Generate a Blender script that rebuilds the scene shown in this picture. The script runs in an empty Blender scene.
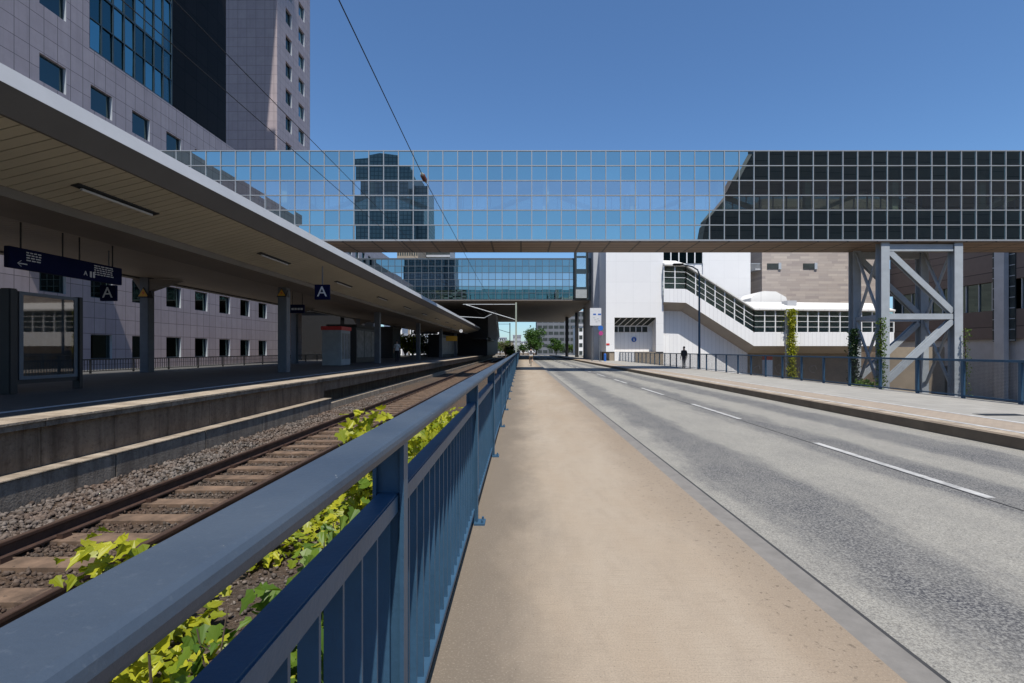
import bpy, bmesh, math, random
import numpy as np
from mathutils import Vector, Matrix, Euler
random.seed(7); RNG = np.random.default_rng(7)
S = bpy.context.scene
COL = S.collection
F, VX, VY, HC = 500.0, 521.0, 350.0, 1.6
def PX(x, Z): return (x - VX) * Z / F
def PZ(y, Z): return HC + (VY - y) * Z / F

# ------------------------------------------------------------------ materials
class NT:
    def __init__(s, name):
        s.m = bpy.data.materials.new(name); s.m.use_nodes = True
        s.t = s.m.node_tree; s.t.nodes.clear()
        s.out = s.n('ShaderNodeOutputMaterial')
        s.co = s.n('ShaderNodeTexCoord')
    def n(s, ty, **kw):
        x = s.t.nodes.new(ty)
        for k, v in kw.items(): setattr(x, k, v)
        return x
    def l(s, a, b): s.t.links.new(a, b)
    def coord(s, swz=None, scale=(1, 1, 1)):
        """object coordinates, optionally re-ordered (e.g. 'yzx'), then scaled"""
        src = s.co.outputs['Object']
        if swz:
            sep = s.n('ShaderNodeSeparateXYZ'); com = s.n('ShaderNodeCombineXYZ'); s.l(src, sep.inputs[0])
            for i, c in enumerate(swz): s.l(sep.outputs['xyz'.index(c)], com.inputs[i])
            src = com.outputs[0]
        if scale != (1, 1, 1):
            mp = s.n('ShaderNodeMapping'); mp.inputs['Scale'].default_value = scale; s.l(src, mp.inputs[0]); src = mp.outputs[0]
        return src
    def noise(s, scale, detail=4, rough=.6, vec=None, lo=.35, hi=.65):
        x = s.n('ShaderNodeTexNoise'); x.inputs['Scale'].default_value = scale
        x.inputs['Detail'].default_value = detail; x.inputs['Roughness'].default_value = rough
        s.l(vec if vec is not None else s.co.outputs['Object'], x.inputs['Vector'])
        r = s.n('ShaderNodeMapRange'); r.inputs[1].default_value = lo; r.inputs[2].default_value = hi
        s.l(x.outputs['Fac'], r.inputs[0]); return r.outputs[0]
    def mix(s, fac, a, b, mode='MIX'):
        x = s.n('ShaderNodeMix', data_type='RGBA', blend_type=mode)
        if isinstance(fac, (int, float)): x.inputs[0].default_value = fac
        else: s.l(fac, x.inputs[0])
        for i, v in ((6, a), (7, b)):
            if isinstance(v, (tuple, list)): x.inputs[i].default_value = (*v[:3], 1)
            else: s.l(v, x.inputs[i])
        return x.outputs[2]
    def mul(s, a, k):
        x = s.n('ShaderNodeMath', operation='MULTIPLY'); s.l(a, x.inputs[0])
        if isinstance(k, (int, float)): x.inputs[1].default_value = k
        else: s.l(k, x.inputs[1])
        return x.outputs[0]
    def bsdf(s, col, rough=.6, metal=0, bump=None, bstr=.3, bdist=.02, spec=.5):
        b = s.n('ShaderNodeBsdfPrincipled')
        if isinstance(col, (tuple, list)): b.inputs['Base Color'].default_value = (*col[:3], 1)
        else: s.l(col, b.inputs['Base Color'])
        b.inputs['Roughness'].default_value = rough; b.inputs['Metallic'].default_value = metal
        b.inputs['Specular IOR Level'].default_value = spec
        if bump is not None:
            u = s.n('ShaderNodeBump'); u.inputs['Strength'].default_value = bstr; u.inputs['Distance'].default_value = bdist
            s.l(bump, u.inputs['Height']); s.l(u.outputs[0], b.inputs['Normal'])
        s.b = b
        s.l(b.outputs[0], s.out.inputs[0]); return s.m

def plain(name, c, rough=.6, metal=0, var=.18, scale=2.0, spec=.5, fine=60, bump=.1):
    """paint, metal, plaster: base colour with soft dirt patches and fine grain"""
    t = NT(name)
    d = tuple(v * (1 - var) for v in c)
    a = t.mix(t.noise(scale, 5, .65), d, c)
    a = t.mix(t.mul(t.noise(fine, 3), var * .6), a, tuple(v * .7 for v in c))
    return t.bsdf(a, rough, metal, t.noise(fine, 3), bump, .004, spec)

def panelled(name, c, c2, joint, w, h, swz, rough=.55, mort=.012, off=0.0, streak=True, org=(0, 0), dirt=.22):
    """stone or metal panels with joints; swz picks which axes run along the face"""
    t = NT(name); v = t.coord(swz)
    mp = t.n('ShaderNodeMapping'); mp.inputs['Location'].default_value = (org[0], org[1], 0); t.l(v, mp.inputs[0]); v = mp.outputs[0]
    br = t.n('ShaderNodeTexBrick', offset=off, squash=1.0)
    br.inputs['Color1'].default_value = (*c, 1); br.inputs['Color2'].default_value = (*c2, 1); br.inputs['Mortar'].default_value = (*joint, 1)
    br.inputs['Scale'].default_value = 1; br.inputs['Mortar Size'].default_value = mort; br.inputs['Mortar Smooth'].default_value = .1
    br.inputs['Brick Width'].default_value = w; br.inputs['Row Height'].default_value = h; br.inputs['Bias'].default_value = 0
    t.l(v, br.inputs['Vector'])
    col = t.mix(t.mul(t.noise(.8, 5, .7), dirt), br.outputs[0], tuple(x * .5 for x in c))
    if streak:
        mp2 = t.n('ShaderNodeMapping'); mp2.inputs['Scale'].default_value = (2.2, .12, 1); t.l(v, mp2.inputs[0])
        col = t.mix(t.mul(t.noise(1.0, 4, .6, mp2.outputs[0], .5, .75), .28), col, tuple(x * .45 for x in c))
    return t.bsdf(col, rough, 0, br.outputs['Fac'], -.5, .01, .5 if c[0] > .02 else .06)

def glassy(name, tint, refl, trans, fac, rough=.005):
    """coated glazing: a strong tinted mirror over dark see-through glass"""
    t = NT(name)
    g = t.n('ShaderNodeBsdfGlossy'); g.inputs['Roughness'].default_value = rough
    v = t.n('ShaderNodeNewGeometry').outputs['Random Per Island']
    c = t.mix(v, tuple(x * .86 for x in refl), refl)
    c = t.mix(t.mul(t.noise(.35, 3, .6), .25), c, tuple(x * .8 for x in refl))
    t.l(c, g.inputs['Color'])
    tr = t.n('ShaderNodeBsdfTransparent'); tr.inputs['Color'].default_value = (*trans, 1)
    lw = t.n('ShaderNodeLayerWeight'); lw.inputs['Blend'].default_value = .25
    ma = t.n('ShaderNodeMath', operation='MULTIPLY_ADD', use_clamp=True); t.l(lw.outputs['Fresnel'], ma.inputs[0])
    ma.inputs[1].default_value = .5; ma.inputs[2].default_value = fac
    mx = t.n('ShaderNodeMixShader'); t.l(ma.outputs[0], mx.inputs[0]); t.l(tr.outputs[0], mx.inputs[1]); t.l(g.outputs[0], mx.inputs[2])
    t.l(mx.outputs[0], t.out.inputs[0]); return t.m

M = {}
# sidewalk: pale brown exposed concrete, brushed, blotchy
t = NT('tan_concrete')
sx_ = t.n('ShaderNodeSeparateXYZ'); t.l(t.co.outputs['Object'], sx_.inputs[0])
wob = t.n('ShaderNodeMath', operation='MULTIPLY_ADD'); t.l(t.noise(.9, 5, .7, t.coord(None, (1, .5, 1)), .2, .8), wob.inputs[0]); wob.inputs[1].default_value = .7; t.l(sx_.outputs[0], wob.inputs[2])
def xr(a, b):
    r_ = t.n('ShaderNodeMapRange', interpolation_type='SMOOTHSTEP'); r_.inputs[1].default_value = a; r_.inputs[2].default_value = b; t.l(wob.outputs[0], r_.inputs[0]); return r_.outputs[0]
c = t.mix(t.noise(.45, 5, .7, t.coord(None, (1, .35, 1)), .38, .64), (.325, .258, .188), (.375, .318, .248))
c = t.mix(t.mul(xr(.85, .05), .9), c, (.135, .113, .09))          # worn, dirtier strip along the railing
c = t.mix(t.mul(xr(1.5, 2.15), .6), c, (.215, .165, .118))           # browner strip along the kerb
c = t.mix(t.mul(t.noise(3.2, 6, .8, t.coord(None, (1, .4, 1)), .50, .68), .26), c, (.215, .176, .138))
c = t.mix(t.mul(t.noise(110, 3, .7, None, .45, .66), .5), c, (.17, .14, .108))
c = t.mix(t.mul(t.noise(80, 3, .7, None, .54, .68), .3), c, (.44, .375, .295))
c = t.mix(t.mul(t.noise(60, 3, .6, t.coord(None, (.06, 3, 1)), .5, .68), .35), c, (.19, .15, .115))
gr = t.noise(22, 3, .6, None, .60, .68)
c = t.mix(t.mul(t.mul(gr, xr(1.3, 2.0)), .6), c, (.07, .055, .045))
vo = t.n('ShaderNodeTexVoronoi'); vo.inputs['Scale'].default_value = 38; t.l(t.co.outputs['Object'], vo.inputs['Vector'])
r = t.n('ShaderNodeMapRange'); r.inputs[1].default_value = .16; r.inputs[2].default_value = .06; t.l(vo.outputs['Distance'], r.inputs[0])
sel = t.n('ShaderNodeMath', operation='GREATER_THAN'); sel.inputs[1].default_value = .80
sp = t.n('ShaderNodeSeparateColor'); t.l(vo.outputs['Color'], sp.inputs[0]); t.l(sp.outputs[0], sel.inputs[0])
c = t.mix(t.mul(t.mul(r.outputs[0], sel.outputs[0]), .7), c, (.09, .075, .06))
M['sidewalk'] = t.bsdf(c, .9, 0, t.noise(110, 3), .1, .003, .2)
# asphalt: grey aggregate, worn pale wheel tracks lengthwise
t = NT('worn_asphalt')
sx_ = t.n('ShaderNodeSeparateXYZ'); t.l(t.co.outputs['Object'], sx_.inputs[0])
wob = t.n('ShaderNodeMath', operation='MULTIPLY_ADD'); t.l(t.noise(.8, 7, .8, t.coord(None, (1, .3, 1)), .1, .9), wob.inputs[0]); wob.inputs[1].default_value = 1.3; t.l(sx_.outputs[0], wob.inputs[2])
def band(x, w_):
    a = t.n('ShaderNodeMath', operation='SUBTRACT'); t.l(wob.outputs[0], a.inputs[0]); a.inputs[1].default_value = x + .65
    b_ = t.n('ShaderNodeMath', operation='ABSOLUTE'); t.l(a.outputs[0], b_.inputs[0])
    r_ = t.n('ShaderNodeMapRange', interpolation_type='SMOOTHSTEP'); r_.inputs[1].default_value = w_; r_.inputs[2].default_value = w_ * .35; t.l(b_.outputs[0], r_.inputs[0]); return r_.outputs[0]
tot = None
for x, w_ in ((3.05, .75), (5.5, .75), (7.4, .7)):
    o_ = band(x, w_)
    if tot is None: tot = o_
    else:
        a = t.n('ShaderNodeMath', operation='ADD', use_clamp=True); t.l(tot, a.inputs[0]); t.l(o_, a.inputs[1]); tot = a.outputs[0]
lm = t.n('ShaderNodeMath', operation='MULTIPLY_ADD', use_clamp=True); t.l(tot, lm.inputs[0]); lm.inputs[1].default_value = .72
t.l(t.mul(t.noise(1.6, 6, .75, t.coord(None, (1, .5, 1)), .42, .66), .28), lm.inputs[2])
pale = t.mix(t.noise(85, 3, .7, None, .40, .58), (.195, .184, .162), (.34, .325, .285))
dark = t.mix(t.noise(48, 4, .8, None, .45, .58), (.045, .046, .053), (.225, .22, .208))
c = t.mix(lm.outputs[0], pale, dark)
c = t.mix(t.mul(t.noise(55, 4, .8, None, .53, .66), .6), c, (.05, .05, .054))
M['asphalt'] = t.bsdf(c, .85, 0, t.noise(120, 3), .35, .006, .25)
M['kerb'] = plain('kerb_granite', (.20, .186, .168), .85, 0, .22, 6, fine=70)
M['kerb_dark'] = plain('kerb_dark_face', (.20, .155, .11), .9, 0, .3, 2)
M['paver'] = panelled('pale_pavers', (.34, .32, .285), (.29, .275, .245), (.2, .19, .17), .5, .5, 'xyz', .9, .01)
M['bikepath'] = panelled('brick_cycle_path', (.36, .29, .22), (.31, .25, .195), (.22, .18, .14), .2, .1, 'xyz', .9, .006, .5)
M['whitepaint'] = plain('road_paint', (.52, .51, .49), .7, 0, .5, 5)
M['joint'] = plain('tar_joint', (.042, .041, .04), .7)
t = NT('ballast_ground')
c = t.mix(t.noise(22, 4, .7), (.04, .033, .028), (.13, .11, .092))
c = t.mix(t.mul(t.noise(1.0, 4, .6), .5), c, (.15, .09, .055))
M['ballast'] = t.bsdf(c, .95, 0, t.noise(22, 4), .8, .05, .1)
t = NT('ballast_stone')
oi = t.n('ShaderNodeNewGeometry')
c = t.mix(oi.outputs['Random Per Island'], (.045, .04, .036), (.20, .175, .155))
c = t.mix(t.mul(t.noise(.9, 4, .6), .6), c, (.12, .07, .045))
M['stone'] = t.bsdf(c, .9, 0, t.noise(60, 3), .3, .01, .2)
t = NT('rusty_ballast_stone')
oi = t.n('ShaderNodeNewGeometry')
c = t.mix(oi.outputs['Random Per Island'], (.035, .029, .024), (.15, .12, .098))
c = t.mix(t.mul(t.noise(1.2, 4, .6), .6), c, (.10, .055, .034))
M['rustystone'] = t.bsdf(c, .9, 0, t.noise(60, 3), .3, .01, .2)
M['sleeper'] = plain('rust_stained_concrete', (.20, .130, .085), .9, 0, .65, 4, fine=35)
M['rail'] = plain('rusty_rail', (.085, .045, .03), .7, .2, .5, 6)
M['railhead'] = plain('worn_rail_head', (.13, .085, .065), .5, .5, .3, 8)
M['bluepaint'] = plain('grey_blue_railing_paint', (.040, .096, .165), .45, 0, .2, 3, .3, 40, .12)
t = NT('handrail_paint')
c = t.mix(t.noise(2.2, 5, .6), (.040, .058, .086), (.058, .078, .106))
c = t.mix(t.mul(t.noise(22, 5, .7, None, .5, .7), .10), c, (.05, .065, .09))
c = t.mix(t.noise(26, 5, .75, None, .705, .715), c, (.36, .36, .35))
c = t.mix(t.mul(t.noise(70, 3, .7, None, .6, .7), .12), c, (.16, .18, .21))
M['handrail'] = t.bsdf(c, .5, 0, t.noise(60, 4), .12, .003, .4)
def stained(name, a, b, dk):
    t = NT(name)
    c = t.mix(t.noise(1.4, 6, .75), a, b)
    c = t.mix(t.mul(t.noise(1.0, 5, .7, t.coord(None, (1, 3.2, .35)), .45, .68), .75), c, dk)
    c = t.mix(t.mul(t.noise(14, 4, .7, None, .5, .7), .5), c, dk)
    return t.bsdf(c, .9, 0, t.noise(30, 4), .4, .01, .2)
M['conc_wall'] = stained('stained_platform_concrete', (.15, .11, .08), (.22, .17, .125), (.06, .042, .03))
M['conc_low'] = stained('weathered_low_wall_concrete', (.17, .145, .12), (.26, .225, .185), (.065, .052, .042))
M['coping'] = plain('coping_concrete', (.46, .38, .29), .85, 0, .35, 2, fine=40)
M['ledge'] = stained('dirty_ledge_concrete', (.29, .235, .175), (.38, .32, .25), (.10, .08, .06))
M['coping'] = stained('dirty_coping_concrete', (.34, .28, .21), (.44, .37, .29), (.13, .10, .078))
M['deck'] = panelled('platform_paving', (.085, .08, .075), (.07, .068, .065), (.04, .04, .04), .4, .4, 'xyz', .75, .006)
M['soffit'] = plain('beige_soffit_slats', (.47, .44, .35), .55, 0, .12, .6)
M['soffit_gap'] = plain('soffit_shadow_gap', (.045, .035, .022), .9)
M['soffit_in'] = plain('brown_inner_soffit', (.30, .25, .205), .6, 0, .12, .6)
M['fascia'] = plain('white_fascia', (.50, .505, .515), .45, 0, .08, 1)
M['fascia_low'] = plain('grey_fascia_return', (.115, .112, .11), .6, 0, .12, 1)
M['beam'] = plain('canopy_beam', (.19, .165, .14), .6, 0, .15, 1)
M['column'] = plain('grey_steel_column', (.13, .145, .165), .5, 0, .2, 2)
M['darkmetal'] = plain('dark_metal', (.02, .021, .023), .5, 0, .3, 3)
M['blackmat'] = plain('near_black', (.012, .012, .013), .6, 0, .3, 3)
M['signblue'] = plain('dark_blue_sign', (.004, .008, .045), .7, 0, .1, 2, .08)
M['signwhite'] = plain('white_lettering', (.62, .63, .65), .5, 0, .05, 3)
M['signyellow'] = plain('yellow_sign', (.62, .33, .02), .5, 0, .1, 4)
M['signred'] = plain('red_paint', (.60, .03, .03), .5, 0, .15, 4)
M['orange'] = plain('orange_red_paint', (.62, .10, .04), .5, 0, .15, 4)
M['blueplain'] = plain('bright_blue', (.02, .12, .45), .5, 0, .15, 4)
M['magenta'] = plain('magenta_sign', (.45, .05, .22), .5, 0, .15, 4)
M['facade_x'] = panelled('pink_grey_stone_panels', (.41, .345, .35), (.365, .305, .312), (.085, .07, .075), 1.115, 1.3125, 'yzx', .6, .022, 0, True, (0, .25))
M['facade_y'] = panelled('pink_grey_stone_panels_front', (.43, .36, .365), (.385, .32, .33), (.16, .13, .135), 1.7, 1.75, 'xzy', .6, .03, 0, True)
M['blackwall'] = panelled('black_glass_cladding', (.019, .017, .016), (.014, .013, .012), (.004, .004, .004), 2.2, 2.6, 'yzx', .5, .04)
M['reveal'] = plain('sunlit_reveal_tone', (.42, .46, .50), .6, 0, .1, 2)  # paler tone, sunlight on the far window jambs put into the colour
M['winglass'] = glassy('dark_window_glass', None, (.42, .58, .58), (.05, .08, .09), .22)
M['winback'] = plain('window_interior', (.045, .06, .06), .8, 0, .6, .8)
M['wininner'] = plain('teal_window_blind', (.07, .13, .125), .8, 0, .5, .8)
M['winframe'] = plain('dark_teal_window_frame', (.03, .055, .07), .5)
M['bayglass'] = glassy('blue_bay_glass', None, (.25, .50, .54), (.16, .24, .26), .34)
M['bayback'] = plain('bay_interior', (.05, .11, .13), .8, 0, .9, .5)
M['caseglass'] = glassy('display_case_glass', None, (.42, .40, .38), (.6, .6, .6), .35, .02)
M['rowA'] = glassy('teal_spandrel_glass', None, (.68, .86, .82), (.05, .065, .07), .70)
M['galglass'] = glassy('gallery_glass', None, (.50, .60, .58), (.72, .80, .76), .22)
M['galback'] = plain('gallery_interior', (.42, .45, .42), .8, 0, .4, .6)
M['rearA'] = glassy('rear_teal_glass', None, (.46, .60, .60), (.05, .065, .07), .62)
M['rearB'] = glassy('rear_vision_glass', None, (.82, .88, .90), (.1, .12, .12), .62)
M['rowB'] = glassy('vision_glass', None, (1.0, 1.0, .98), (.72, .80, .72), .60)
M['mullion'] = plain('aluminium_mullion', (.33, .35, .37), .4, .2, .1, 2)
M['mullion_dk'] = plain('dark_aluminium_mullion', (.13, .15, .17), .4, .3, .1, 2)
M['bridge_soffit'] = panelled('brown_soffit_panels', (.30, .215, .155), (.25, .18, .13), (.06, .045, .035), 2.12, .9, 'xyz', .6, .07, 0, False)
M['interior'] = plain('bridge_interior', (.40, .42, .37), .8, 0, .2, 1)
M['truss_in'] = plain('interior_truss', (.75, .82, .72), .6)
M['steel'] = plain('pale_grey_blue_steel', (.38, .415, .445), .5, 0, .15, 1.5)
M['white'] = plain('white_render', (.80, .80, .80), .6, 0, .06, .5)
M['whitepanel'] = panelled('white_wall_panels', (.80, .80, .80), (.775, .775, .775), (.66, .66, .66), 2.4, 2.9, 'xzy', .6, .014, 0, False, (.3, .4), .05)
M['whiterib'] = panelled('white_ribbed_cladding', (.84, .84, .84), (.80, .80, .80), (.62, .62, .63), .55, 40, 'xzy', .55, .02, 0, False, (0, 0), .06)
M['whiteroof'] = panelled('white_roof_sheet', (.78, .77, .74), (.72, .71, .68), (.55, .54, .52), 3.0, 30, 'xyz', .55, .04, 0, False, (0, 0), .08)
M['greyrender'] = plain('pale_grey_render', (.45, .46, .48), .7, 0, .15, .6)
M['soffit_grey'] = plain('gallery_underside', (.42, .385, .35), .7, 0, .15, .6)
M['beige'] = plain('beige_render', (.33, .275, .21), .8, 0, .25, .4)
t = NT('streaked_stone_cladding')
v = t.coord('xzy')
br = t.n('ShaderNodeTexBrick', offset=.37, offset_frequency=3, squash=1.4, squash_frequency=2)
br.inputs['Color1'].default_value = (.52, .455, .395, 1); br.inputs['Color2'].default_value = (.33, .285, .265, 1); br.inputs['Mortar'].default_value = (.30, .245, .21, 1)
br.inputs['Scale'].default_value = 1; br.inputs['Mortar Size'].default_value = .012; br.inputs['Brick Width'].default_value = 1.6; br.inputs['Row Height'].default_value = .42
t.l(v, br.inputs['Vector'])
c = t.mix(t.mul(t.noise(.25, 3, .6, t.coord('xzy', (1, 4.5, 1))), .45), br.outputs[0], (.42, .35, .30))
M['stoneclad'] = t.bsdf(c, .75, 0, br.outputs['Fac'], -.3, .01)
M['darkclad'] = panelled('dark_brown_cladding', (.16, .125, .11), (.13, .10, .09), (.04, .03, .028), 60, 2.4, 'yzx', .7, .06, 0, False)
M['officegrey'] = plain('shaded_office_grey', (.17, .18, .20), .7, 0, .2, .3)  # shade on the far office front put into a darker base colour
M['greenpaint'] = plain('pale_green_steel', (.42, .52, .40), .5)
M['kiosk'] = plain('kiosk_grey', (.36, .39, .40), .6)
M['poster'] = plain('poster_paper', (.30, .29, .27), .6, 0, .5, 2.2)
M['earth'] = plain('bare_ground', (.19, .155, .115), .95, 0, .45, .25, .1, 8)
M['skin'] = plain('skin', (.45, .27, .19), .6)
M['hair'] = plain('dark_hair', (.02, .014, .01), .6)
M['shirt'] = plain('white_shirt', (.70, .70, .71), .8)
M['shorts'] = plain('beige_shorts', (.35, .27, .18), .8)
M['navy'] = plain('dark_trousers', (.018, .018, .025), .8)
M['coat'] = plain('black_coat', (.012, .012, .013), .8)
M['pack'] = plain('grey_backpack', (.05, .05, .06), .7)
M['rubber'] = plain('black_rubber', (.015, .015, .015), .8)
M['brass'] = plain('grey_galvanised_pole', (.32, .36, .30), .6, 0, .15, 2)
M['insul'] = plain('red_brown_insulator', (.13, .035, .022), .35)
M['bark'] = plain('bark', (.11, .08, .055), .95, 0, .4, 5)
t = NT('wire_mesh'); v = t.coord(None)
sep = t.n('ShaderNodeSeparateXYZ'); t.l(v, sep.inputs[0])
fac = None
for i in (1, 2):
    m1 = t.n('ShaderNodeMath', operation='MULTIPLY'); m1.inputs[1].default_value = 1 / .04; t.l(sep.outputs[i], m1.inputs[0])
    m2 = t.n('ShaderNodeMath', operation='FRACT'); t.l(m1.outputs[0], m2.inputs[0])
    m3 = t.n('ShaderNodeMath', operation='LESS_THAN'); m3.inputs[1].default_value = .12; t.l(m2.outputs[0], m3.inputs[0])
    if fac is None: fac = m3.outputs[0]
    else:
        mm = t.n('ShaderNodeMath', operation='MAXIMUM'); t.l(fac, mm.inputs[0]); t.l(m3.outputs[0], mm.inputs[1]); fac = mm.outputs[0]
d = t.n('ShaderNodeBsdfPrincipled'); d.inputs['Base Color'].default_value = (.035, .04, .045, 1); d.inputs['Roughness'].default_value = .6
tp = t.n('ShaderNodeBsdfTransparent'); mx = t.n('ShaderNodeMixShader'); t.l(fac, mx.inputs[0]); t.l(tp.outputs[0], mx.inputs[1]); t.l(d.outputs[0], mx.inputs[2]); t.l(mx.outputs[0], t.out.inputs[0])
M['mesh'] = t.m
def leafmat(name, c1, c2, tr):
    t = NT(name); g = t.n('ShaderNodeNewGeometry')
    c = t.mix(g.outputs['Random Per Island'], c1, c2)
    c = t.mix(t.mul(t.noise(1.3, 3), .4), c, tuple(x * .6 for x in c1))
    t.bsdf(c, .45, 0, None, spec=.35)
    tl = t.n('ShaderNodeBsdfTranslucent'); t.l(t.mix(1, c, tr, 'MULTIPLY'), tl.inputs[0])
    mx = t.n('ShaderNodeMixShader'); mx.inputs[0].default_value = .3
    t.l(t.b.outputs[0], mx.inputs[1]); t.l(tl.outputs[0], mx.inputs[2]); t.l(mx.outputs[0], t.out.inputs[0]); return t.m
M['ivy'] = leafmat('lime_ivy_leaf', (.15, .20, .010), (.45, .43, .028), (1.6, 1.6, .6))
M['vine'] = leafmat('vine_leaf', (.05, .11, .012), (.14, .21, .02), (1.5, 1.5, .6))
M['dkivy'] = leafmat('dark_ivy_leaf', (.015, .04, .012), (.035, .075, .02), (1.2, 1.4, .6))
M['tree'] = leafmat('tree_leaf', (.035, .085, .015), (.085, .16, .03), (1.3, 1.4, .5))
M['shrub'] = leafmat('dry_shrub_leaf', (.08, .10, .035), (.17, .14, .08), (1.2, 1.2, .7))

# ------------------------------------------------------------------ mesh helpers
class MB:
    def __init__(s): s.v = []; s.f = []; s.mi = []; s.k = 0
    def quad(s, *p):
        b = len(s.v); s.v += [tuple(q) for q in p]; s.f.append(tuple(range(b, b + len(p)))); s.mi.append(s.k); return s
    def hexa(s, p):
        b = len(s.v); s.v += [tuple(q) for q in p]
        for q in ((0, 3, 2, 1), (4, 5, 6, 7), (0, 1, 5, 4), (1, 2, 6, 5), (2, 3, 7, 6), (3, 0, 4, 7)):
            s.f.append(tuple(b + i for i in q)); s.mi.append(s.k)
        return s
    def box(s, x0, x1, y0, y1, z0, z1):
        return s.hexa([(x0, y0, z0), (x1, y0, z0), (x1, y1, z0), (x0, y1, z0), (x0, y0, z1), (x1, y0, z1), (x1, y1, z1), (x0, y1, z1)])
    def bar(s, a, b, w, h, up=(0, 0, 1)):
        a, b = Vector(a), Vector(b); d = (b - a).normalized(); u = Vector(up)
        if abs(d.dot(u)) > .98: u = Vector((0, 1, 0))
        r = d.cross(u).normalized(); u = r.cross(d)
        r, u = r * w / 2, u * h / 2
        return s.hexa([a - r - u, a + r - u, a + r + u, a - r + u, b - r - u, b + r - u, b + r + u, b - r + u])
    def tube(s, pts, r, n=8, r2=None):
        pts = [Vector(p) for p in pts]; rings = []
        for i, p in enumerate(pts):
            d = (pts[min(i + 1, len(pts) - 1)] - pts[max(i - 1, 0)]).normalized()
            u = Vector((0, 0, 1)) if abs(d.z) < .9 else Vector((1, 0, 0))
            e = d.cross(u).normalized(); g = e.cross(d)
            rr = r if r2 is None else r + (r2 - r) * i / (len(pts) - 1)
            b = len(s.v)
            s.v += [tuple(p + (e * math.cos(2 * math.pi * k / n) + g * math.sin(2 * math.pi * k / n)) * rr) for k in range(n)]
            rings.append(b)
        for a, b in zip(rings, rings[1:]):
            for k in range(n):
                s.f.append((a + k, a + (k + 1) % n, b + (k + 1) % n, b + k)); s.mi.append(s.k)
        s.f.append(tuple(rings[0] + k for k in range(n))[::-1]); s.mi.append(s.k)
        s.f.append(tuple(rings[-1] + k for k in range(n))); s.mi.append(s.k)
        return s
    def prism(s, poly, axis, a, b):
        """extrude a polygon: axis 'y' takes (x,z) points, 'x' takes (y,z), 'z' takes (x,y)"""
        mk = {'y': lambda p, t: (p[0], t, p[1]), 'x': lambda p, t: (t, p[0], p[1]), 'z': lambda p, t: (p[0], p[1], t)}[axis]
        n = len(poly); o = len(s.v)
        s.v += [mk(p, a) for p in poly] + [mk(p, b) for p in poly]
        s.f.append(tuple(range(o, o + n))); s.f.append(tuple(range(o + n, o + 2 * n))[::-1]); s.mi += [s.k] * 2
        for i in range(n):
            j = (i + 1) % n
            s.f.append((o + i, o + n + i, o + n + j, o + j)); s.mi.append(s.k)
        return s
    def ell(s, c, r, nu=12, nv=8):
        b = len(s.v)
        for i in range(nv + 1):
            th = math.pi * i / nv
            for j in range(nu):
                ph = 2 * math.pi * j / nu
                s.v.append((c[0] + r[0] * math.sin(th) * math.cos(ph), c[1] + r[1] * math.sin(th) * math.sin(ph), c[2] + r[2] * math.cos(th)))
        for i in range(nv):
            for j in range(nu):
                s.f.append((b + i * nu + j, b + i * nu + (j + 1) % nu, b + (i + 1) * nu + (j + 1) % nu, b + (i + 1) * nu + j)); s.mi.append(s.k)
        return s
    def build(s, name, mats, parent=None, bevel=0, smooth=False):
        me = bpy.data.meshes.new(name)
        off = Vector((0, 0, 0)); p = parent
        while p is not None: off += p.location; p = p.parent
        me.from_pydata([(a - off.x, b - off.y, c - off.z) for a, b, c in s.v], [], s.f)
        for m in (mats if isinstance(mats, (list, tuple)) else [mats]): me.materials.append(M[m])
        me.polygons.foreach_set('material_index', s.mi)
        bm = bmesh.new(); bm.from_mesh(me); bmesh.ops.recalc_face_normals(bm, faces=bm.faces)
        if bevel: bmesh.ops.bevel(bm, geom=list(bm.edges), offset=bevel, segments=2, affect='EDGES', clamp_overlap=True)
        bm.to_mesh(me); bm.free()
        if smooth: me.polygons.foreach_set('use_smooth', [True] * len(me.polygons))
        o = bpy.data.objects.new(name, me); COL.objects.link(o); o.parent = parent
        return o

def tag(o, label=None, cat=None, group=None, kind=None):
    if label: o['label'] = label
    if cat: o['category'] = cat
    if group: o['group'] = group
    if kind: o['kind'] = kind
    return o
def thing(name, label, cat, loc=(0, 0, 0), group=None):
    o = bpy.data.objects.new(name, None); COL.objects.link(o); o.location = loc; o.empty_display_size = .2
    return tag(o, label, cat, group)
def struct(name, mb, mats): return tag(mb.build(name, mats), kind='structure')
def clone(o, loc, label=None, parent=None):
    c = o.copy(); COL.objects.link(c)
    if parent is None: c.location = loc
    else: c.parent = parent
    if label: c['label'] = label
    for ch in o.children: clone(ch, None, None, c)
    return c
def text_mb(body, size, depth, origin, ux, uy, center=True):
    """letters as solid mesh, laid along ux (reading direction) and uy (up)"""
    cu = bpy.data.curves.new('t', 'FONT'); cu.body = body; cu.size = size; cu.extrude = depth
    if center: cu.align_x = 'CENTER'; cu.align_y = 'CENTER'
    ob = bpy.data.objects.new('t', cu); COL.objects.link(ob)
    me = bpy.data.meshes.new_from_object(ob.evaluated_get(bpy.context.evaluated_depsgraph_get()))
    ux, uy = Vector(ux), Vector(uy); n = ux.cross(uy); mb = MB()
    mb.v = [tuple(Vector(origin) + ux * v.co.x + uy * v.co.y + n * v.co.z) for v in me.vertices]
    mb.f = [tuple(p.vertices) for p in me.polygons]; mb.mi = [0] * len(mb.f)
    bpy.data.objects.remove(ob); bpy.data.curves.remove(cu); bpy.data.meshes.remove(me)
    return mb

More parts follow.
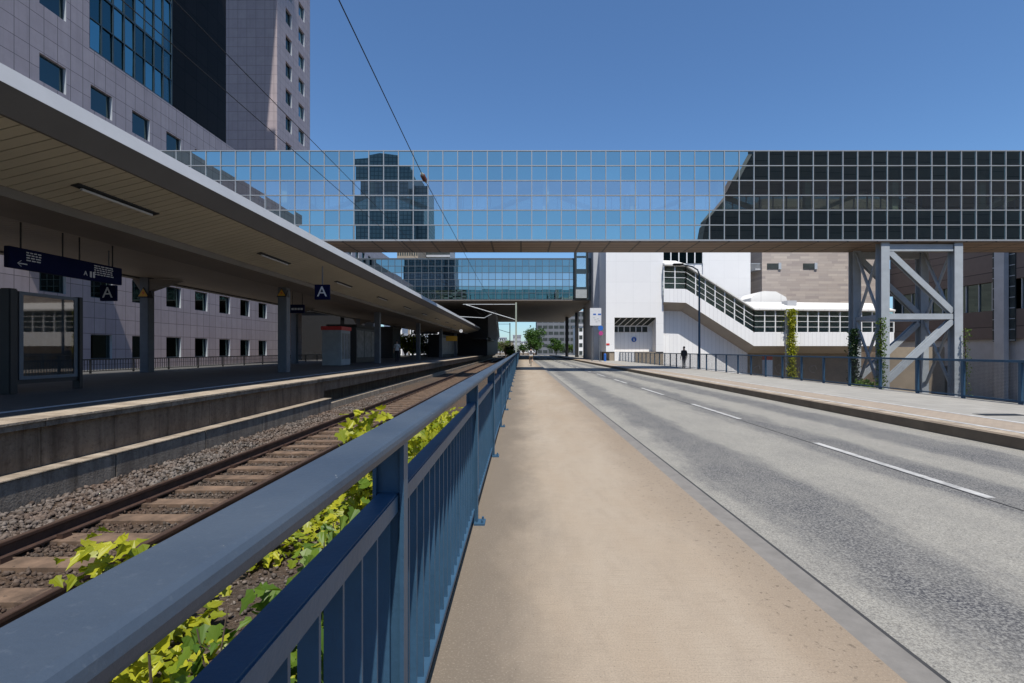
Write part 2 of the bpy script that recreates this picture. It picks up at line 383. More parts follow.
# ------------------------------------------------------------------ world, camera, sun
w = bpy.data.worlds.new('World'); S.world = w; w.use_nodes = True
nt = w.node_tree; nt.nodes.clear()
sky = nt.nodes.new('ShaderNodeTexSky'); sky.sky_type = 'NISHITA'; sky.sun_disc = False
SUN = Vector((.10, -.47, 1.0)).normalized()
sky.sun_elevation = math.asin(SUN.z); sky.sun_rotation = math.atan2(SUN.x, SUN.y)
sky.air_density = 1.0; sky.dust_density = .5; sky.ozone_density = 4.0; sky.altitude = 0
bg = nt.nodes.new('ShaderNodeBackground'); bg.inputs['Strength'].default_value = .105
ow = nt.nodes.new('ShaderNodeOutputWorld'); tn = nt.nodes.new('ShaderNodeMix'); tn.data_type = 'RGBA'; tn.blend_type = 'MULTIPLY'; tn.inputs[0].default_value = 1; tn.inputs[7].default_value = (.73, .93, 1.09, 1)
nt.links.new(sky.outputs[0], tn.inputs[6]); nt.links.new(tn.outputs[2], bg.inputs[0]); nt.links.new(bg.outputs[0], ow.inputs[0])
la = bpy.data.lights.new('sun', 'SUN'); la.energy = 4.4; la.angle = math.radians(.5); la.color = (1, .95, .87)
lo = bpy.data.objects.new('sun', la); COL.objects.link(lo); lo.rotation_euler = SUN.to_track_quat('Z', 'Y').to_euler(); lo.location = (20, -40, 80)
ca = bpy.data.cameras.new('camera'); co = bpy.data.objects.new('camera', ca); COL.objects.link(co); S.camera = co
co.location = (0, 0, HC); co.rotation_euler = (math.pi / 2, 0, 0)
ca.sensor_width = 36; ca.lens = F / 1024 * 36; ca.shift_x = -9 / 1024; ca.shift_y = 8.5 / 1024; ca.clip_start = .05; ca.clip_end = 6000
S.view_settings.view_transform = 'Standard'; S.view_settings.look = 'None'; S.view_settings.exposure = .35; S.view_settings.gamma = 1
S.render.resolution_x, S.render.resolution_y = 1024, 683

# ------------------------------------------------------------------ ground, road, pavements
PITX0, PITX1, PITY0, PITY1, PITZ = 13.92, 82.0, -60, 73.0, -5.0
g = MB(); B = 3000; gz = -.72
for x0, x1, y0, y1 in ((-B, PITX0, -B, B), (PITX1, B, -B, B), (PITX0, PITX1, -B, PITY0), (PITX0, PITX1, PITY1, B)):
    g.quad((x0, y0, gz), (x1, y0, gz), (x1, y1, gz), (x0, y1, gz))
g.quad((PITX0, PITY0, PITZ), (PITX1, PITY0, PITZ), (PITX1, PITY1, PITZ), (PITX0, PITY1, PITZ))
for a, b in (((PITX0, PITY0), (PITX0, PITY1)), ((PITX1, PITY0), (PITX1, PITY1)), ((PITX0, PITY0), (PITX1, PITY0)), ((PITX0, PITY1), (PITX1, PITY1))):
    g.quad((*a, PITZ), (*b, PITZ), (*b, gz), (*a, gz))
struct('ground', g, 'earth')
struct('ballast_bed', MB().box(-8.6, -.47, -6, 160, -.70, -.60), 'ballast')
struct('sidewalk', MB().box(-.45, 1.858, -6, 150, -.69, 0), 'sidewalk')
struct('kerb', MB().box(1.86, 2.05, -6, 150, -.5, -.004), 'kerb')
struct('gutter_joint', MB().box(2.05, 2.192, -6, 150, -.5, -.094), 'joint')
struct('road', MB().box(2.192, 8.5, -6, 150, -.6, -.1), 'asphalt')
struct('road_joint', MB().box(5.30, 5.318, -6, 150, -.0995, -.095), 'joint')
struct('opposite_kerb', MB().box(8.5, 8.66, -6, 150, -.6, .1), 'kerb_dark')
pm = struct('kerb_stone_line', MB().box(8.662, 8.98, -6, 150, -.5, .103), 'coping')
struct('cycle_path', MB().box(8.982, 10.22, -6, 150, -.5, .1), 'bikepath')
struct('path_line', MB().box(10.222, 10.36, -6, 150, -.5, .104), 'whitepaint')
struct('path_edge_line', MB().box(9.0, 9.14, -6, 72, .1, .104), 'whitepaint')
struct('opposite_sidewalk', MB().box(10.362, 14.0, -6, 150, -.9, .1), 'paver')
struct('opposite_viaduct_edge', MB().box(14.003, 14.2, -6, 72, -5, .06), 'conc_low')
dash = None
for k in range(14):
    y0 = 5.74 + 6.6 * k
    mb = MB().box(5.33, 5.45, y0, y0 + 3.4, -.0995, -.095)
    o = struct('lane_marking', mb, 'whitepaint')
struct('dark_plate', MB().box(10.2 + .4, 11.6, 11.4, 11.75, .1, .105), 'darkmetal')  # flat dark rectangle on the opposite sidewalk
struct('crossing_road', MB().box(-60, 80, 151, 166, -.6, -.09), 'asphalt')

# ------------------------------------------------------------------ railway track
trk = thing('railway_track', 'rusty railway track on brown stained sleepers in grey ballast', 'railway track', (-4.62, 0, -.6))
for X in (-5.37, -3.87):
    mb = MB(); y0, y1 = -5, 150
    pr = [(-.065, -.555), (.065, -.555), (.065, -.535), (.012, -.515), (.012, -.43), (.036, -.415), (.036, -.385), (-.036, -.385), (-.036, -.415), (-.012, -.43), (-.012, -.515), (-.065, -.535)]
    mb.prism([(X + a, b) for a, b in pr], 'y', y0, y1)
    mb.k = 1; mb.box(X - .028, X + .028, y0, y1, -.3848, -.382)
    rl = mb.build('rail', ['rail', 'railhead'], trk)
for k in range(100):
    y = 1.0 + .68 * k
    dx = random.uniform(-.02, .02)
    mb = MB().prism([(-5.92 + dx, -.66), (-3.32 + dx, -.66), (-3.36 + dx, -.556), (-5.88 + dx, -.556)], 'y', y - .13, y + .13)
    mb.k = 1
    for X in (-5.37, -3.87):
        for s_ in (-1, 1): mb.box(X + s_ * .11 - .035, X + s_ * .11 + .035, y - .06, y + .06, -.5555, -.50)
    mb.build('sleeper', ['sleeper', 'rail'], trk)
# ballast stones
def stones(name, regions, label, mat='stone'):
    ph = (1 + 5 ** .5) / 2
    iv = np.array([(-1, ph, 0), (1, ph, 0), (-1, -ph, 0), (1, -ph, 0), (0, -1, ph), (0, 1, ph), (0, -1, -ph), (0, 1, -ph), (ph, 0, -1), (ph, 0, 1), (-ph, 0, -1), (-ph, 0, 1)]) / 1.9
    it = np.array([(0, 11, 5), (0, 5, 1), (0, 1, 7), (0, 7, 10), (0, 10, 11), (1, 5, 9), (5, 11, 4), (11, 10, 2), (10, 7, 6), (7, 1, 8), (3, 9, 4), (3, 4, 2), (3, 2, 6), (3, 6, 8), (3, 8, 9), (4, 9, 5), (2, 4, 11), (6, 2, 10), (8, 6, 7), (9, 8, 1)])
    V, T = [], []; base = 0
    for (x0, x1, y0, y1, n, s0, s1, z) in regions:
        u = RNG.random(n) ** 1.7
        c = np.stack([RNG.uniform(x0, x1, n), y0 + (y1 - y0) * u, np.full(n, z) + RNG.uniform(-.015, .03, n)], 1)
        sc = RNG.uniform(s0, s1, (n, 1, 1)) * RNG.uniform(.6, 1.3, (n, 1, 3))
        v = iv[None] * RNG.uniform(.55, 1.3, (n, 12, 1)) * sc
        a = RNG.uniform(0, 6.28, n); b = RNG.uniform(-.6, .6, n)
        ca_, sa = np.cos(a)[:, None], np.sin(a)[:, None]
        cb, sb = np.cos(b)[:, None], np.sin(b)[:, None]
        x, y, zz = v[..., 0], v[..., 1], v[..., 2]
        y, zz = y * cb - zz * sb, y * sb + zz * cb
        x, y = x * ca_ - y * sa, x * sa + y * ca_
        v = np.stack([x, y, zz], -1) + c[:, None]
        V.append(v.reshape(-1, 3)); T.append((it[None] + base + 12 * np.arange(n)[:, None, None]).reshape(-1, 3)); base += 12 * n
    V = np.concatenate(V).astype(np.float32); T = np.concatenate(T).astype(np.int32)
    me = bpy.data.meshes.new(name); me.vertices.add(len(V)); me.vertices.foreach_set('co', V.ravel())
    me.loops.add(T.size); me.loops.foreach_set('vertex_index', T.ravel())
    me.polygons.add(len(T)); me.polygons.foreach_set('loop_start', np.arange(0, T.size, 3, dtype=np.int32))
    me.update(calc_edges=True); me.validate(); me.materials.append(M[mat])
    o = bpy.data.objects.new(name, me); COL.objects.link(o); return tag(o, label, 'ballast', None, 'stuff')
stones('ballast_stones', [(-6.88, -5.48, 3, 26, 9500, .018, .042, -.59), 
                          (-3.75, -2.9, 1, 16, 4200, .016, .034, -.588), (-2.9, -.6, .3, 12, 5200, .010, .026, -.597)], 'loose grey ballast stones beside the rusty rails')
stones('rusty_ballast_stones', [(-5.28, -3.97, 2, 26, 10500, .013, .029, -.603), (-5.5, -5.3, 2, 20, 700, .014, .026, -.59), (-3.93, -3.7, 2, 20, 700, .014, .026, -.59)], 'rust brown ballast stones lying between the two rails', 'rustystone')

# ------------------------------------------------------------------ near railing
rg = thing('guard_railing', 'long blue grey steel railing beside the tan sidewalk, its wide handrail in front', 'railing', (-.45, 0, 0))
RY0, RY1 = -1.5, 92
pr = [(-.508, 1.300), (-.500, 1.288), (-.490, 1.284), (-.398, 1.284), (-.388, 1.287), (-.383, 1.295), (-.381, 1.308), (-.384, 1.320), (-.391, 1.328), (-.402, 1.332), (-.494, 1.336), (-.504, 1.331), (-.509, 1.320)]
hr = MB().prism(pr, 'y', RY0, RY1).build('handrail', 'handrail', rg)
MB().box(-.490, -.416, RY0, RY1, 1.048, 1.113).build('middle_rail', 'bluepaint', rg, .005)
MB().box(-.495, -.425, RY0, RY1, .10, .135).build('bottom_rail', 'bluepaint', rg, .003)
PY = [1.72 + 2.9 * k for k in range(-1, 31)]
for y in PY:
    mb = MB().box(-.498, -.402, y - .009, y + .009, .0, 1.289).box(-.41, -.396, y - .03, y + .03, .0, 1.2895).box(-.502, -.49, y - .03, y + .03, .0, 1.2895)
    p = mb.build('post', 'bluepaint', rg)
    mb = MB().box(-.43, -.33, y - .07, y + .07, 0, .018)
    for s_ in (-.045, .045): mb.tube([(-.355, y + s_, .018), (-.355, y + s_, .045)], .012, 6)
    mb.build('base_plate', 'bluepaint', p)
ys = []
y = .217
while y < RY1:
    if min(abs(y - q) for q in PY) > .05: ys.append(y)
    y += .145
def baluster(mb, y): return mb.box(-.484, -.437, y - .006, y + .006, .1345, 1.0485)
for y in ys[:100]: baluster(MB(), y).build('baluster', 'bluepaint', rg)
mb = MB()
for y in ys[100:]: baluster(mb, y)
tag(mb.build('balusters_beyond', 'bluepaint', rg), kind='stuff')

# ------------------------------------------------------------------ far mesh fence
mf = thing('mesh_fence', 'blue fence with wire mesh infill along the opposite sidewalk', 'fence', (13.8, 0, .1))
MB().box(13.75, 13.85, 1, 74, 1.25, 1.32).build('top_rail', 'bluepaint', mf)
MB().box(13.77, 13.83, 1, 74, .16, .20).build('bottom_rail', 'bluepaint', mf)
for k in range(41):
    y = 1.2 + 1.8 * k
    MB().box(13.76, 13.84, y - .04, y + .04, .1, 1.249).build('post', 'bluepaint', mf)
MB().box(13.795, 13.805, 1, 74, .201, 1.249).build('wire_mesh', 'mesh', mf)

# ------------------------------------------------------------------ platform
pf = thing('station_platform', 'raised railway platform with stained concrete side wall under the canopy', 'platform', (-12, 40, -.6))
mb = MB(); y = -6
while y < 140:
    mb.box(-7.9, -7.20, y + .006, y + 1.344, -.62, .455) if y < 17.5 else mb.box(-8.3, -7.20, y + .006, y + 1.344, .10, .455)
    y += 1.35
mb.box(-8.6, -7.905, -6, 140, -.66, .45)
mb.build('side_wall', 'conc_wall', pf)
mb = MB(); y = -6
while y < 140:
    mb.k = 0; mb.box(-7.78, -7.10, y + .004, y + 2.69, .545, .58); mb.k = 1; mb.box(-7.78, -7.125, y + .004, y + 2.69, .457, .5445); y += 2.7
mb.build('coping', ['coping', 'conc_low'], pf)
mb = MB(); y = -6
while y < 17.8:
    mb.box(-7.197, -6.9, y + .006, y + 2.41, -.65, -.168); y += 2.42
mb.build('low_wall', 'conc_low', pf, .01)
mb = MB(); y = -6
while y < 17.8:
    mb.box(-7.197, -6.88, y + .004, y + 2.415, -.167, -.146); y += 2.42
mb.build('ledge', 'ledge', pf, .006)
MB().box(-7.45, -7.1, 18.6, 140, -.65, -.38).build('cable_trough', 'ledge', pf, .01)
MB().box(-22, -7.785, -6, 140, .3, .576).build('deck', 'deck', pf)
MB().box(-8.55, -8.40, -6, 140, .577, .581).build('edge_strip', 'greyrender', pf)
MB().box(-22.3, -22.005, -6, 140, -.7, .5).build('back_wall', 'conc_wall', pf)

# ------------------------------------------------------------------ canopy
cn = thing('platform_canopy', 'long flat platform canopy with white fascia and slatted beige underside', 'canopy', (-12, 40, .58))
CY0, CY1 = -6, 90.5
E = Vector((-7.7, 0, 5.12)); N_ = Vector((-9.6, 0, 5.12 - .25 * 1.9))
MB().prism([(-7.40, 5.43), (-7.50, 5.74), (-7.62, 5.74), (-7.62, 5.47)], 'y', CY0, CY1).build('fascia', 'fascia', cn)
MB().prism([(-7.402, 5.428), (-7.7, 5.10), (-7.76, 5.10), (-7.63, 5.44)], 'y', CY0, CY1).build('fascia_return', 'fascia_low', cn)
MB().box(-17.5, -7.63, CY0, CY1, 5.50, 5.735).build('roof', 'fascia_low', cn)
mb = MB(); y = CY0
while y < CY1:
    mb.hexa([(-9.6, y, 4.645), (-7.72, y, 5.115), (-7.72, y + .237, 5.115), (-9.6, y + .237, 4.645), (-9.6, y, 4.67), (-7.72, y, 5.14), (-7.72, y + .237, 5.14), (-9.6, y + .237, 4.67)])
    y += .26
mb.build('soffit', 'soffit', cn)
MB().hexa([(-9.6, CY0, 4.70), (-7.72, CY0, 5.17), (-7.72, CY1, 5.17), (-9.6, CY1, 4.70), (-9.6, CY0, 4.72), (-7.72, CY0, 5.19), (-7.72, CY1, 5.19), (-9.6, CY1, 4.72)]).build('soffit_backing', 'soffit_gap', cn)
mb = MB(); y = CY0
while y < CY1:
    mb.hexa([(-17.45, y, 4.93), (-11.12, y, 4.62), (-11.12, y + .237, 4.62), (-17.45, y + .237, 4.93), (-17.45, y, 4.95), (-11.12, y, 4.64), (-11.12, y + .237, 4.64), (-17.45, y + .237, 4.95)])
    y += .26
mb.build('inner_soffit', 'soffit_in', cn)
MB().hexa([(-17.45, CY0, 4.97), (-11.12, CY0, 4.66), (-11.12, CY1, 4.66), (-17.45, CY1, 4.97), (-17.45, CY0, 5.0), (-11.12, CY0, 4.7), (-11.12, CY1, 4.7), (-17.45, CY1, 5.0)]).build('soffit_backing', 'soffit_gap', cn)
MB().box(-11.1, -9.61, CY0, CY1, 4.46, 4.9).build('beam', 'beam', cn)
MB().box(-17.8, -17.452, CY0, CY1, 4.86, 5.735).build('back_fascia', 'fascia_low', cn)
for k in range(6):
    yc = 8 + 15 * k
    for X, zt in ((-10.9, 4.465), (-17.2, 4.95)):
        p = MB().box(X - .2, X + .2, yc - .2, yc + .2, .57, zt).build('column', 'column', cn, .02)
        if X == -17.2:
            MB().hexa([(X - .6, yc - .15, 4.90), (X + 1.6, yc - .15, 4.78), (X + 1.6, yc + .15, 4.78), (X - .6, yc + .15, 4.90), (X - .2, yc - .15, 4.3), (X + .2, yc - .15, 4.3), (X + .2, yc + .15, 4.3), (X - .2, yc + .15, 4.3)]).build('bracket', 'beam', p)
# fluorescent tubes
L0 = thing('fluorescent_light', 'slim fluorescent strip light fixed under the slatted canopy', 'light', (-8.75, 10.9, 4.83), 'strip lights under the canopy')
MB().hexa([(-8.83, 9.8, 4.82), (-8.67, 9.8, 4.86), (-8.67, 12, 4.86), (-8.83, 12, 4.82), (-8.83, 9.8, 4.852), (-8.67, 9.8, 4.892), (-8.67, 12, 4.892), (-8.83, 12, 4.852)]).build('housing', 'darkmetal', L0)
MB().tube([(-8.75, 9.95, 4.80), (-8.75, 11.85, 4.80)], .028, 8).build('tube', 'fascia', L0)
for k in range(1, 9): clone(L0, (-8.75, 10.9 + 6.9 * k, 4.83))
# platform back railing
pr_ = thing('platform_railing', 'black barred railing at the back edge of the platform', 'railing', (-18.6, 20, .58))
MB().box(-18.63, -18.57, 0, 61, 1.16, 1.21).build('top_rail', 'darkmetal', pr_)
MB().box(-18.62, -18.58, 0, 61, .66, .69).build('bottom_rail', 'darkmetal', pr_)
mb = MB(); y = 0
while y < 61: mb.box(-18.61, -18.59, y, y + .02, .691, 1.159); y += .16
tag(mb.build('bars', 'darkmetal', pr_), kind='stuff')
for k in range(24): MB().box(-18.63, -18.57, 2.4 * k - .03, 2.4 * k + .03, .58, 1.16).build('post', 'darkmetal', pr_)

# direction sign (long blue board)
sg = thing('direction_sign', 'long dark blue direction board with white arrow hanging from the canopy', 'sign', (-12, 13.4, 4.6))
MB().box(-12.08, -11.95, 11.67, 14.98, 3.54, 4.04).build('board', 'signblue', sg, .01)
mb = MB()
def dashes(mb, y0, y1, ztop, rows, step):
    for i in range(rows):
        y = y0
        while y < y1 - .06:
            L = random.uniform(.05, .13); L = min(L, y1 - y)
            mb.box(-11.952, -11.945, y, y + L, ztop - i * step - .028, ztop - i * step); y += L + .03
dashes(mb, 12.08, 12.45, 3.97, 4, .062); dashes(mb, 14.0, 14.66, 3.98, 5, .06)
for i in range(2): mb.box(-11.952, -11.945, 13.86 + i * .1, 13.92 + i * .1, 3.62, 3.78)
mb.build('lettering', 'signwhite', sg)
ar = MB().box(-11.952, -11.945, 11.86, 12.1, 3.655, 3.68)
for s_ in (-1, 1): ar.bar((-11.948, 11.86, 3.668), (-11.948, 11.95, 3.668 + s_ * .07), .007, .025, (1, 0, 0))
ar.build('arrow', 'signwhite', sg)
text_mb('A', .18, .004, (-11.947, 13.72, 3.70), (0, 1, 0), (0, 0, 1)).build('section_letter', 'signwhite', sg)
for y in (12.0, 13.1, 13.6, 14.7): MB().tube([(-12.01, y, 4.035), (-12.01, y, 4.67)], .018, 6).build('hanger_rod', 'darkmetal', sg)
# section A signs
def a_sign(label, X, Y, z, s, top):
    o = thing('section_sign', label, 'sign', (X, Y, top), 'section letter signs')
    MB().box(X - s / 2, X + s / 2, Y, Y + .1, z - s / 2, z + s / 2).build('board', 'signblue', o, .01)
    text_mb('A', s * .98, .004, (X, Y - .004, z), (1, 0, 0), (0, 0, 1)).build('letter', 'signwhite', o)
    MB().tube([(X, Y + .05, z + s / 2 - .01), (X, Y + .05, top)], .02, 6).build('hanger_rod', 'column', o)
a_sign('small blue square with a white A hanging by the long direction board', PX(107.5, 15.6), 15.6, PZ(293, 15.6), .49, 4.70)
a_sign('blue square with a white A hanging alone near the canopy edge', PX(322, 20), 20, PZ(292, 20), .60, 4.95)
# dark platform name sign
sg2 = thing('platform_name_sign', 'small dark blue name board hanging behind the second canopy column', 'sign', (PX(297, 26), 26, 4.75))
MB().box(PX(290, 26), PX(304, 26), 26, 26.1, PZ(313, 26), PZ(304.5, 26)).build('board', 'signblue', sg2)
mb = MB()
for i in range(4): mb.box(PX(291.5 + i * 3, 26), PX(293.8 + i * 3, 26), 25.99, 26, PZ(310, 26), PZ(308, 26))
mb.build('lettering', 'signwhite', sg2)
for x in (292, 302): MB().tube([(PX(x, 26), 26.05, PZ(304.5, 26) - .01), (PX(x, 26), 26.05, 4.75)], .015, 6).build('hanger_rod', 'darkmetal', sg2)
# warning triangles
def tri_sign(label, X, Y, z, s):
    o = thing('warning_sign', label, 'sign', (X, Y, z), 'yellow warning triangles on the columns')
    MB().prism([(X - s / 2, z - s * .4), (X + s / 2, z - s * .4), (X, z + s * .47)], 'y', Y - .03, Y).build('plate', 'darkmetal', o)
    q = s * .8
    MB().prism([(X - q / 2, z - q * .36), (X + q / 2, z - q * .36), (X, z + q * .47)], 'y', Y - .036, Y - .031).build('face', 'signyellow', o)
    MB().prism([(X + .02, z + s * .16), (X - .05, z - s * .02), (X + .01, z - s * .02), (X - .03, z - s * .22), (X + .06, z + s * .03), (X, z + s * .03)], 'y', Y - .041, Y - .037).build('bolt_symbol', 'signred', o)
    MB().prism([(Y - .1 + .02, z - s * .4), (Y + .3, z - s * .4), (Y + .1, z + s * .3)], 'x', X + .201, X + .23).build('side_plate', 'darkmetal', o)
tri_sign('yellow warning triangle on the far left canopy column by the facade', -17.2, 22.79, PZ(293.5, 23), .55)
tri_sign('yellow warning triangle on the column near the hanging A sign', -10.9, 22.79, PZ(293.5, 23), .45)

# display case
dc = thing('display_case', 'glazed timetable display case on dark posts at the platform edge', 'display case', (-11.8, 12.5, .58))
MB().box(-11.93, -11.68, 11.42, 11.62, .58, 3.02).build('post', 'darkmetal', dc, .02)
MB().box(-11.9, -11.7, 13.25, 13.36, .58, 3.0).build('post', 'darkmetal', dc, .01)
mb = MB()
for a in (11.70, 13.14): mb.box(-11.84, -11.74, a, a + .10, .90, 2.98)
for a in (.90, 2.90): mb.box(-11.84, -11.74, 11.8, 13.14, a, a + .08)
mb.build('frame', 'column', dc)
MB().box(-11.86, -11.80, 11.8, 13.14, .98, 2.9).build('poster', 'poster', dc)
MB().quad((-11.75, 11.8, .98), (-11.75, 13.14, .98), (-11.75, 13.14, 2.9), (-11.75, 11.8, 2.9)).build('glass', 'caseglass', dc)
MB().box(-11.85, -11.75, 11.62, 13.25, .80, .898).build('bottom_beam', 'darkmetal', dc)

# ticket kiosk on platform
def kiosk(label, X0, X1, Y0, Y1, z1, top, body='kiosk', cat='kiosk'):
    o = thing('platform_kiosk', label, cat, ((X0 + X1) / 2, (Y0 + Y1) / 2, .576), 'kiosks and shelters on the platform')
    MB().box(X0, X1, Y0, Y1, .576, z1).build('body', body, o, .02)
    MB().box(X0 - .06, X1 + .06, Y0 - .06, Y1 + .06, z1 + .002, z1 + .25).build('roof', top, o, .02)
    mb = MB()
    for i in range(3): mb.box(X1, X1 + .02, Y0 + .2 + i * (Y1 - Y0 - .2) / 3, Y0 + (i + 1) * (Y1 - Y0 - .1) / 3, 1.0, z1 - .2)
    mb.build('side_panel', 'poster', o)
    MB().box(X0 + .1, X1 - .1, Y0 - .02, Y0, .8, z1 - .15).build('front_panel', body, o)
    return o
kiosk('grey ticket kiosk with a red roof on the platform', PX(322, 33), PX(341, 33), 33, 34.8, PZ(330, 33), 'signred')
kiosk('dark waiting shelter beside the person in a white shirt', -15.5, -13.2, 40, 46, 3.4, 'blackmat', 'darkmetal', 'shelter')
kiosk('dark stair enclosure deep under the far end of the canopy', -13.4, -11.4, 72, 90, 3.6, 'blackmat', 'blackmat', 'stair enclosure')
kiosk('slender dark cabinet at the platform back behind the red topped kiosk', -16.8, -15.6, 44, 45, 3.0, 'blackmat', 'darkmetal', 'cabinet')
def filler(label, X0, X1, z0, zt=6.3):  # added dark blocks that fill the shade behind the platform
    o = thing('shade_filler', label, 'filler', ((X0 + X1) / 2, 62, z0), 'dark blocks added behind the platform')
    MB().box(X0, X1, 62, 66, z0, zt).build('wall', 'blackmat', o)
    MB().box(X0 - .1, X1 + .1, 61.8, 66.2, zt + .002, zt + .2).build('roof', 'darkmetal', o)
    MB().box(X0 + .5, X0 + 1.5, 61.96, 61.998, z0 + .02, z0 + 2.1).build('door', 'darkmetal', o)
filler('wide added dark block filling the shade beyond the back edge of the platform', -27.2, -22.4, -.7)
filler('added dark block filling the shade on the platform directly behind the red roofed kiosk', -21.9, -19.4, .577)
filler('narrow added dark block filling the shade beside the person in the white shirt', -18.8, -15.9, .577, 4.3)
ck = thing('station_clock', 'small round white clock hanging under the far canopy', 'clock', (PX(461, 60), 60, 4.6))
mb = MB(); mb.tube([(PX(461, 60), 60, PZ(331, 60)), (PX(461, 60), 60.12, PZ(331, 60))], .2, 20); mb.build('dial', 'signwhite', ck)
MB().tube([(PX(461, 60), 60.06, PZ(331, 60) + .19), (PX(461, 60), 60.06, 4.62)], .03, 6).build('hanger_rod', 'darkmetal', ck)
MB().box(PX(461, 60) - .02, PX(461, 60) + .02, 59.98, 59.999, PZ(331, 60), PZ(331, 60) + .15).build('hand', 'blackmat', ck)
yb = thing('information_board', 'yellow lit information board under the far end of the canopy', 'sign', (PX(452, 66), 66, 4.6))
MB().box(PX(446, 66), PX(457, 66), 66, 66.15, PZ(341, 66), PZ(336, 66)).build('board', 'signyellow', yb)
MB().tube([(PX(451, 66), 66.08, PZ(336, 66) - .02), (PX(451, 66), 66.08, 4.62)], .03, 6).build('hanger_rod', 'darkmetal', yb)

pb = thing('window_screen', 'dark barred wind screen on the far platform in front of the trees', 'screen', (-19, 94, .577))
for i in range(9): MB().box(-20.2 + .62 * i - .05, -20.2 + .62 * i + .05, 93.95, 94.05, .577, 4.6).build('post', 'darkmetal', pb)
MB().box(-20.25, -15.65, 93.96, 94.04, 1.3, 1.4).build('rail', 'darkmetal', pb)
MB().box(-20.25, -15.65, 93.9, 94.1, 4.602, 5.2).build('head_beam', 'darkmetal', pb)
# ------------------------------------------------------------------ left office building
FX = -36.0
def facade_x(X, y0, y1, z0, z1, wins, depth=.32, name='wall', parent=None, mat='facade_x', back=True, thick=8):
    """wall facing +x with recessed window openings; windows are parts with frame and pane"""
    ysb = sorted({y0, y1, *[a for w_ in wins for a in w_[:2]]}); zsb = sorted({z0, z1, *[a for w_ in wins for a in w_[2:]]})
    mb = MB()
    for a, b in zip(ysb, ysb[1:]):
        for c_, d_ in zip(zsb, zsb[1:]):
            ym, zm = (a + b) / 2, (c_ + d_) / 2
            if any(w_[0] < ym < w_[1] and w_[2] < zm < w_[3] for w_ in wins): continue
            mb.quad((X, a, c_), (X, b, c_), (X, b, d_), (X, a, d_))
    for (a, b, c_, d_) in wins:
        q = X - depth
        mb.quad((X, a, c_), (q, a, c_), (q, a, d_), (X, a, d_)); mb.quad((X, a, d_), (q, a, d_), (q, b, d_), (X, b, d_)); mb.quad((X, a, c_), (X, b, c_), (q, b, c_), (q, a, c_))
        mb.k = 1; mb.quad((X, b, c_), (X, b, d_), (q, b, d_), (q, b, c_)); mb.k = 0  # only the far jamb takes the painted sunlit tone
    Xb = X - thick
    mb.quad((X, y0, z0), (Xb, y0, z0), (Xb, y0, z1), (X, y0, z1)); mb.quad((X, y1, z0), (Xb, y1, z0), (Xb, y1, z1), (X, y1, z1))
    mb.quad((X, y0, z1), (X, y1, z1), (Xb, y1, z1), (Xb, y0, z1)); mb.quad((Xb, y0, z0), (Xb, y1, z0), (Xb, y1, z1), (Xb, y0, z1)); mb.quad((X, y0, z0), (X, y1, z0), (Xb, y1, z0), (Xb, y0, z0))
    wl = mb.build(name, [mat, 'reveal'], parent)
    for (a, b, c_, d_) in wins:
        q = X - depth; fr = MB()
        for e0, e1, h0, h1 in ((a, a + .09, c_, d_), (b - .09, b, c_, d_), (a + .09, b - .09, c_, c_ + .09), (a + .09, b - .09, d_ - .09, d_)):
            fr.box(q + .02, q + .10, e0 + .003, e1 - .003, h0 + .003, h1 - .003)
        fo = fr.build('window', 'winframe', parent)
        pn = MB().quad((q + .05, a + .09, c_ + .09), (q + .05, b - .09, c_ + .09), (q + .05, b - .09, d_ - .09), (q + .05, a + .09, d_ - .09))
        pn.k = 1; pn.quad((q + .004, a, c_), (q + .004, b, c_), (q + .004, b, d_), (q + .004, a, d_))
        pn.build('pane', ['winglass', 'wininner'], fo)
    return wl
ob = thing('office_building', 'large office block clad in pinkish grey stone panels behind the platform', 'building', (FX, 50, -.7))
WY = lambda x: 18000 / (VX - x)
rowz = [(PZ(357.5, 51.4), PZ(337.2, 51.4)), (PZ(307, 51.4), PZ(286.7, 51.4))]
for k in range(1, 5): rowz.append((rowz[1][0] + 5.25 * k, rowz[1][1] + 5.25 * k))
wy = lambda i: 51.85 + 4.46 * i
lowins = [(wy(i) - 1.1, wy(i) + 1.1, a, b) for i in range(-4, 5) for (a, b) in (rowz[:5] if i > -4 else rowz[:5]) if b < 26.2]
lowins = [w_ for w_ in lowins if w_[0] > 34.2]
facade_x(FX, 34.0, 74.4, -.7, 26.8, lowins, name='lower_wall', parent=ob)
hi = [(wy(i) - 1.1, wy(i) + 1.1, PZ(75 + 4, 38.2) + 5.25 * k - .0, PZ(75 + 4, 38.2) + 5.25 * k + 2.05) for i in (-3,) for k in range(1, 6)]
facade_x(FX, 34.0, 41.7, 26.803, 95, hi, name='upper_wall', parent=ob)
# low wing nearer (seen reflected in the bridge)
wing = [(wy(i) - 1.1, wy(i) + 1.1, a, b) for i in range(-13, -4) for (a, b) in rowz[:4]]
facade_x(FX, -9.8, 33.99, -.7, 23.2, wing, name='wing_wall', parent=ob)
# long upper storey beyond, standing clear of the ground
far = [(wy(i) - 1.1, wy(i) + 1.1, rowz[1][0] + 5.25 * k, rowz[1][1] + 5.25 * k) for i in range(6, 19) for k in (2, 3)]
facade_x(FX, 74.41, 139, 9.0, 26.79, far, name='far_wall', parent=ob)
MB().box(-41, -39.4, 76, 98, -.7, 8.99).build('recessed_wall', 'facade_x', ob)
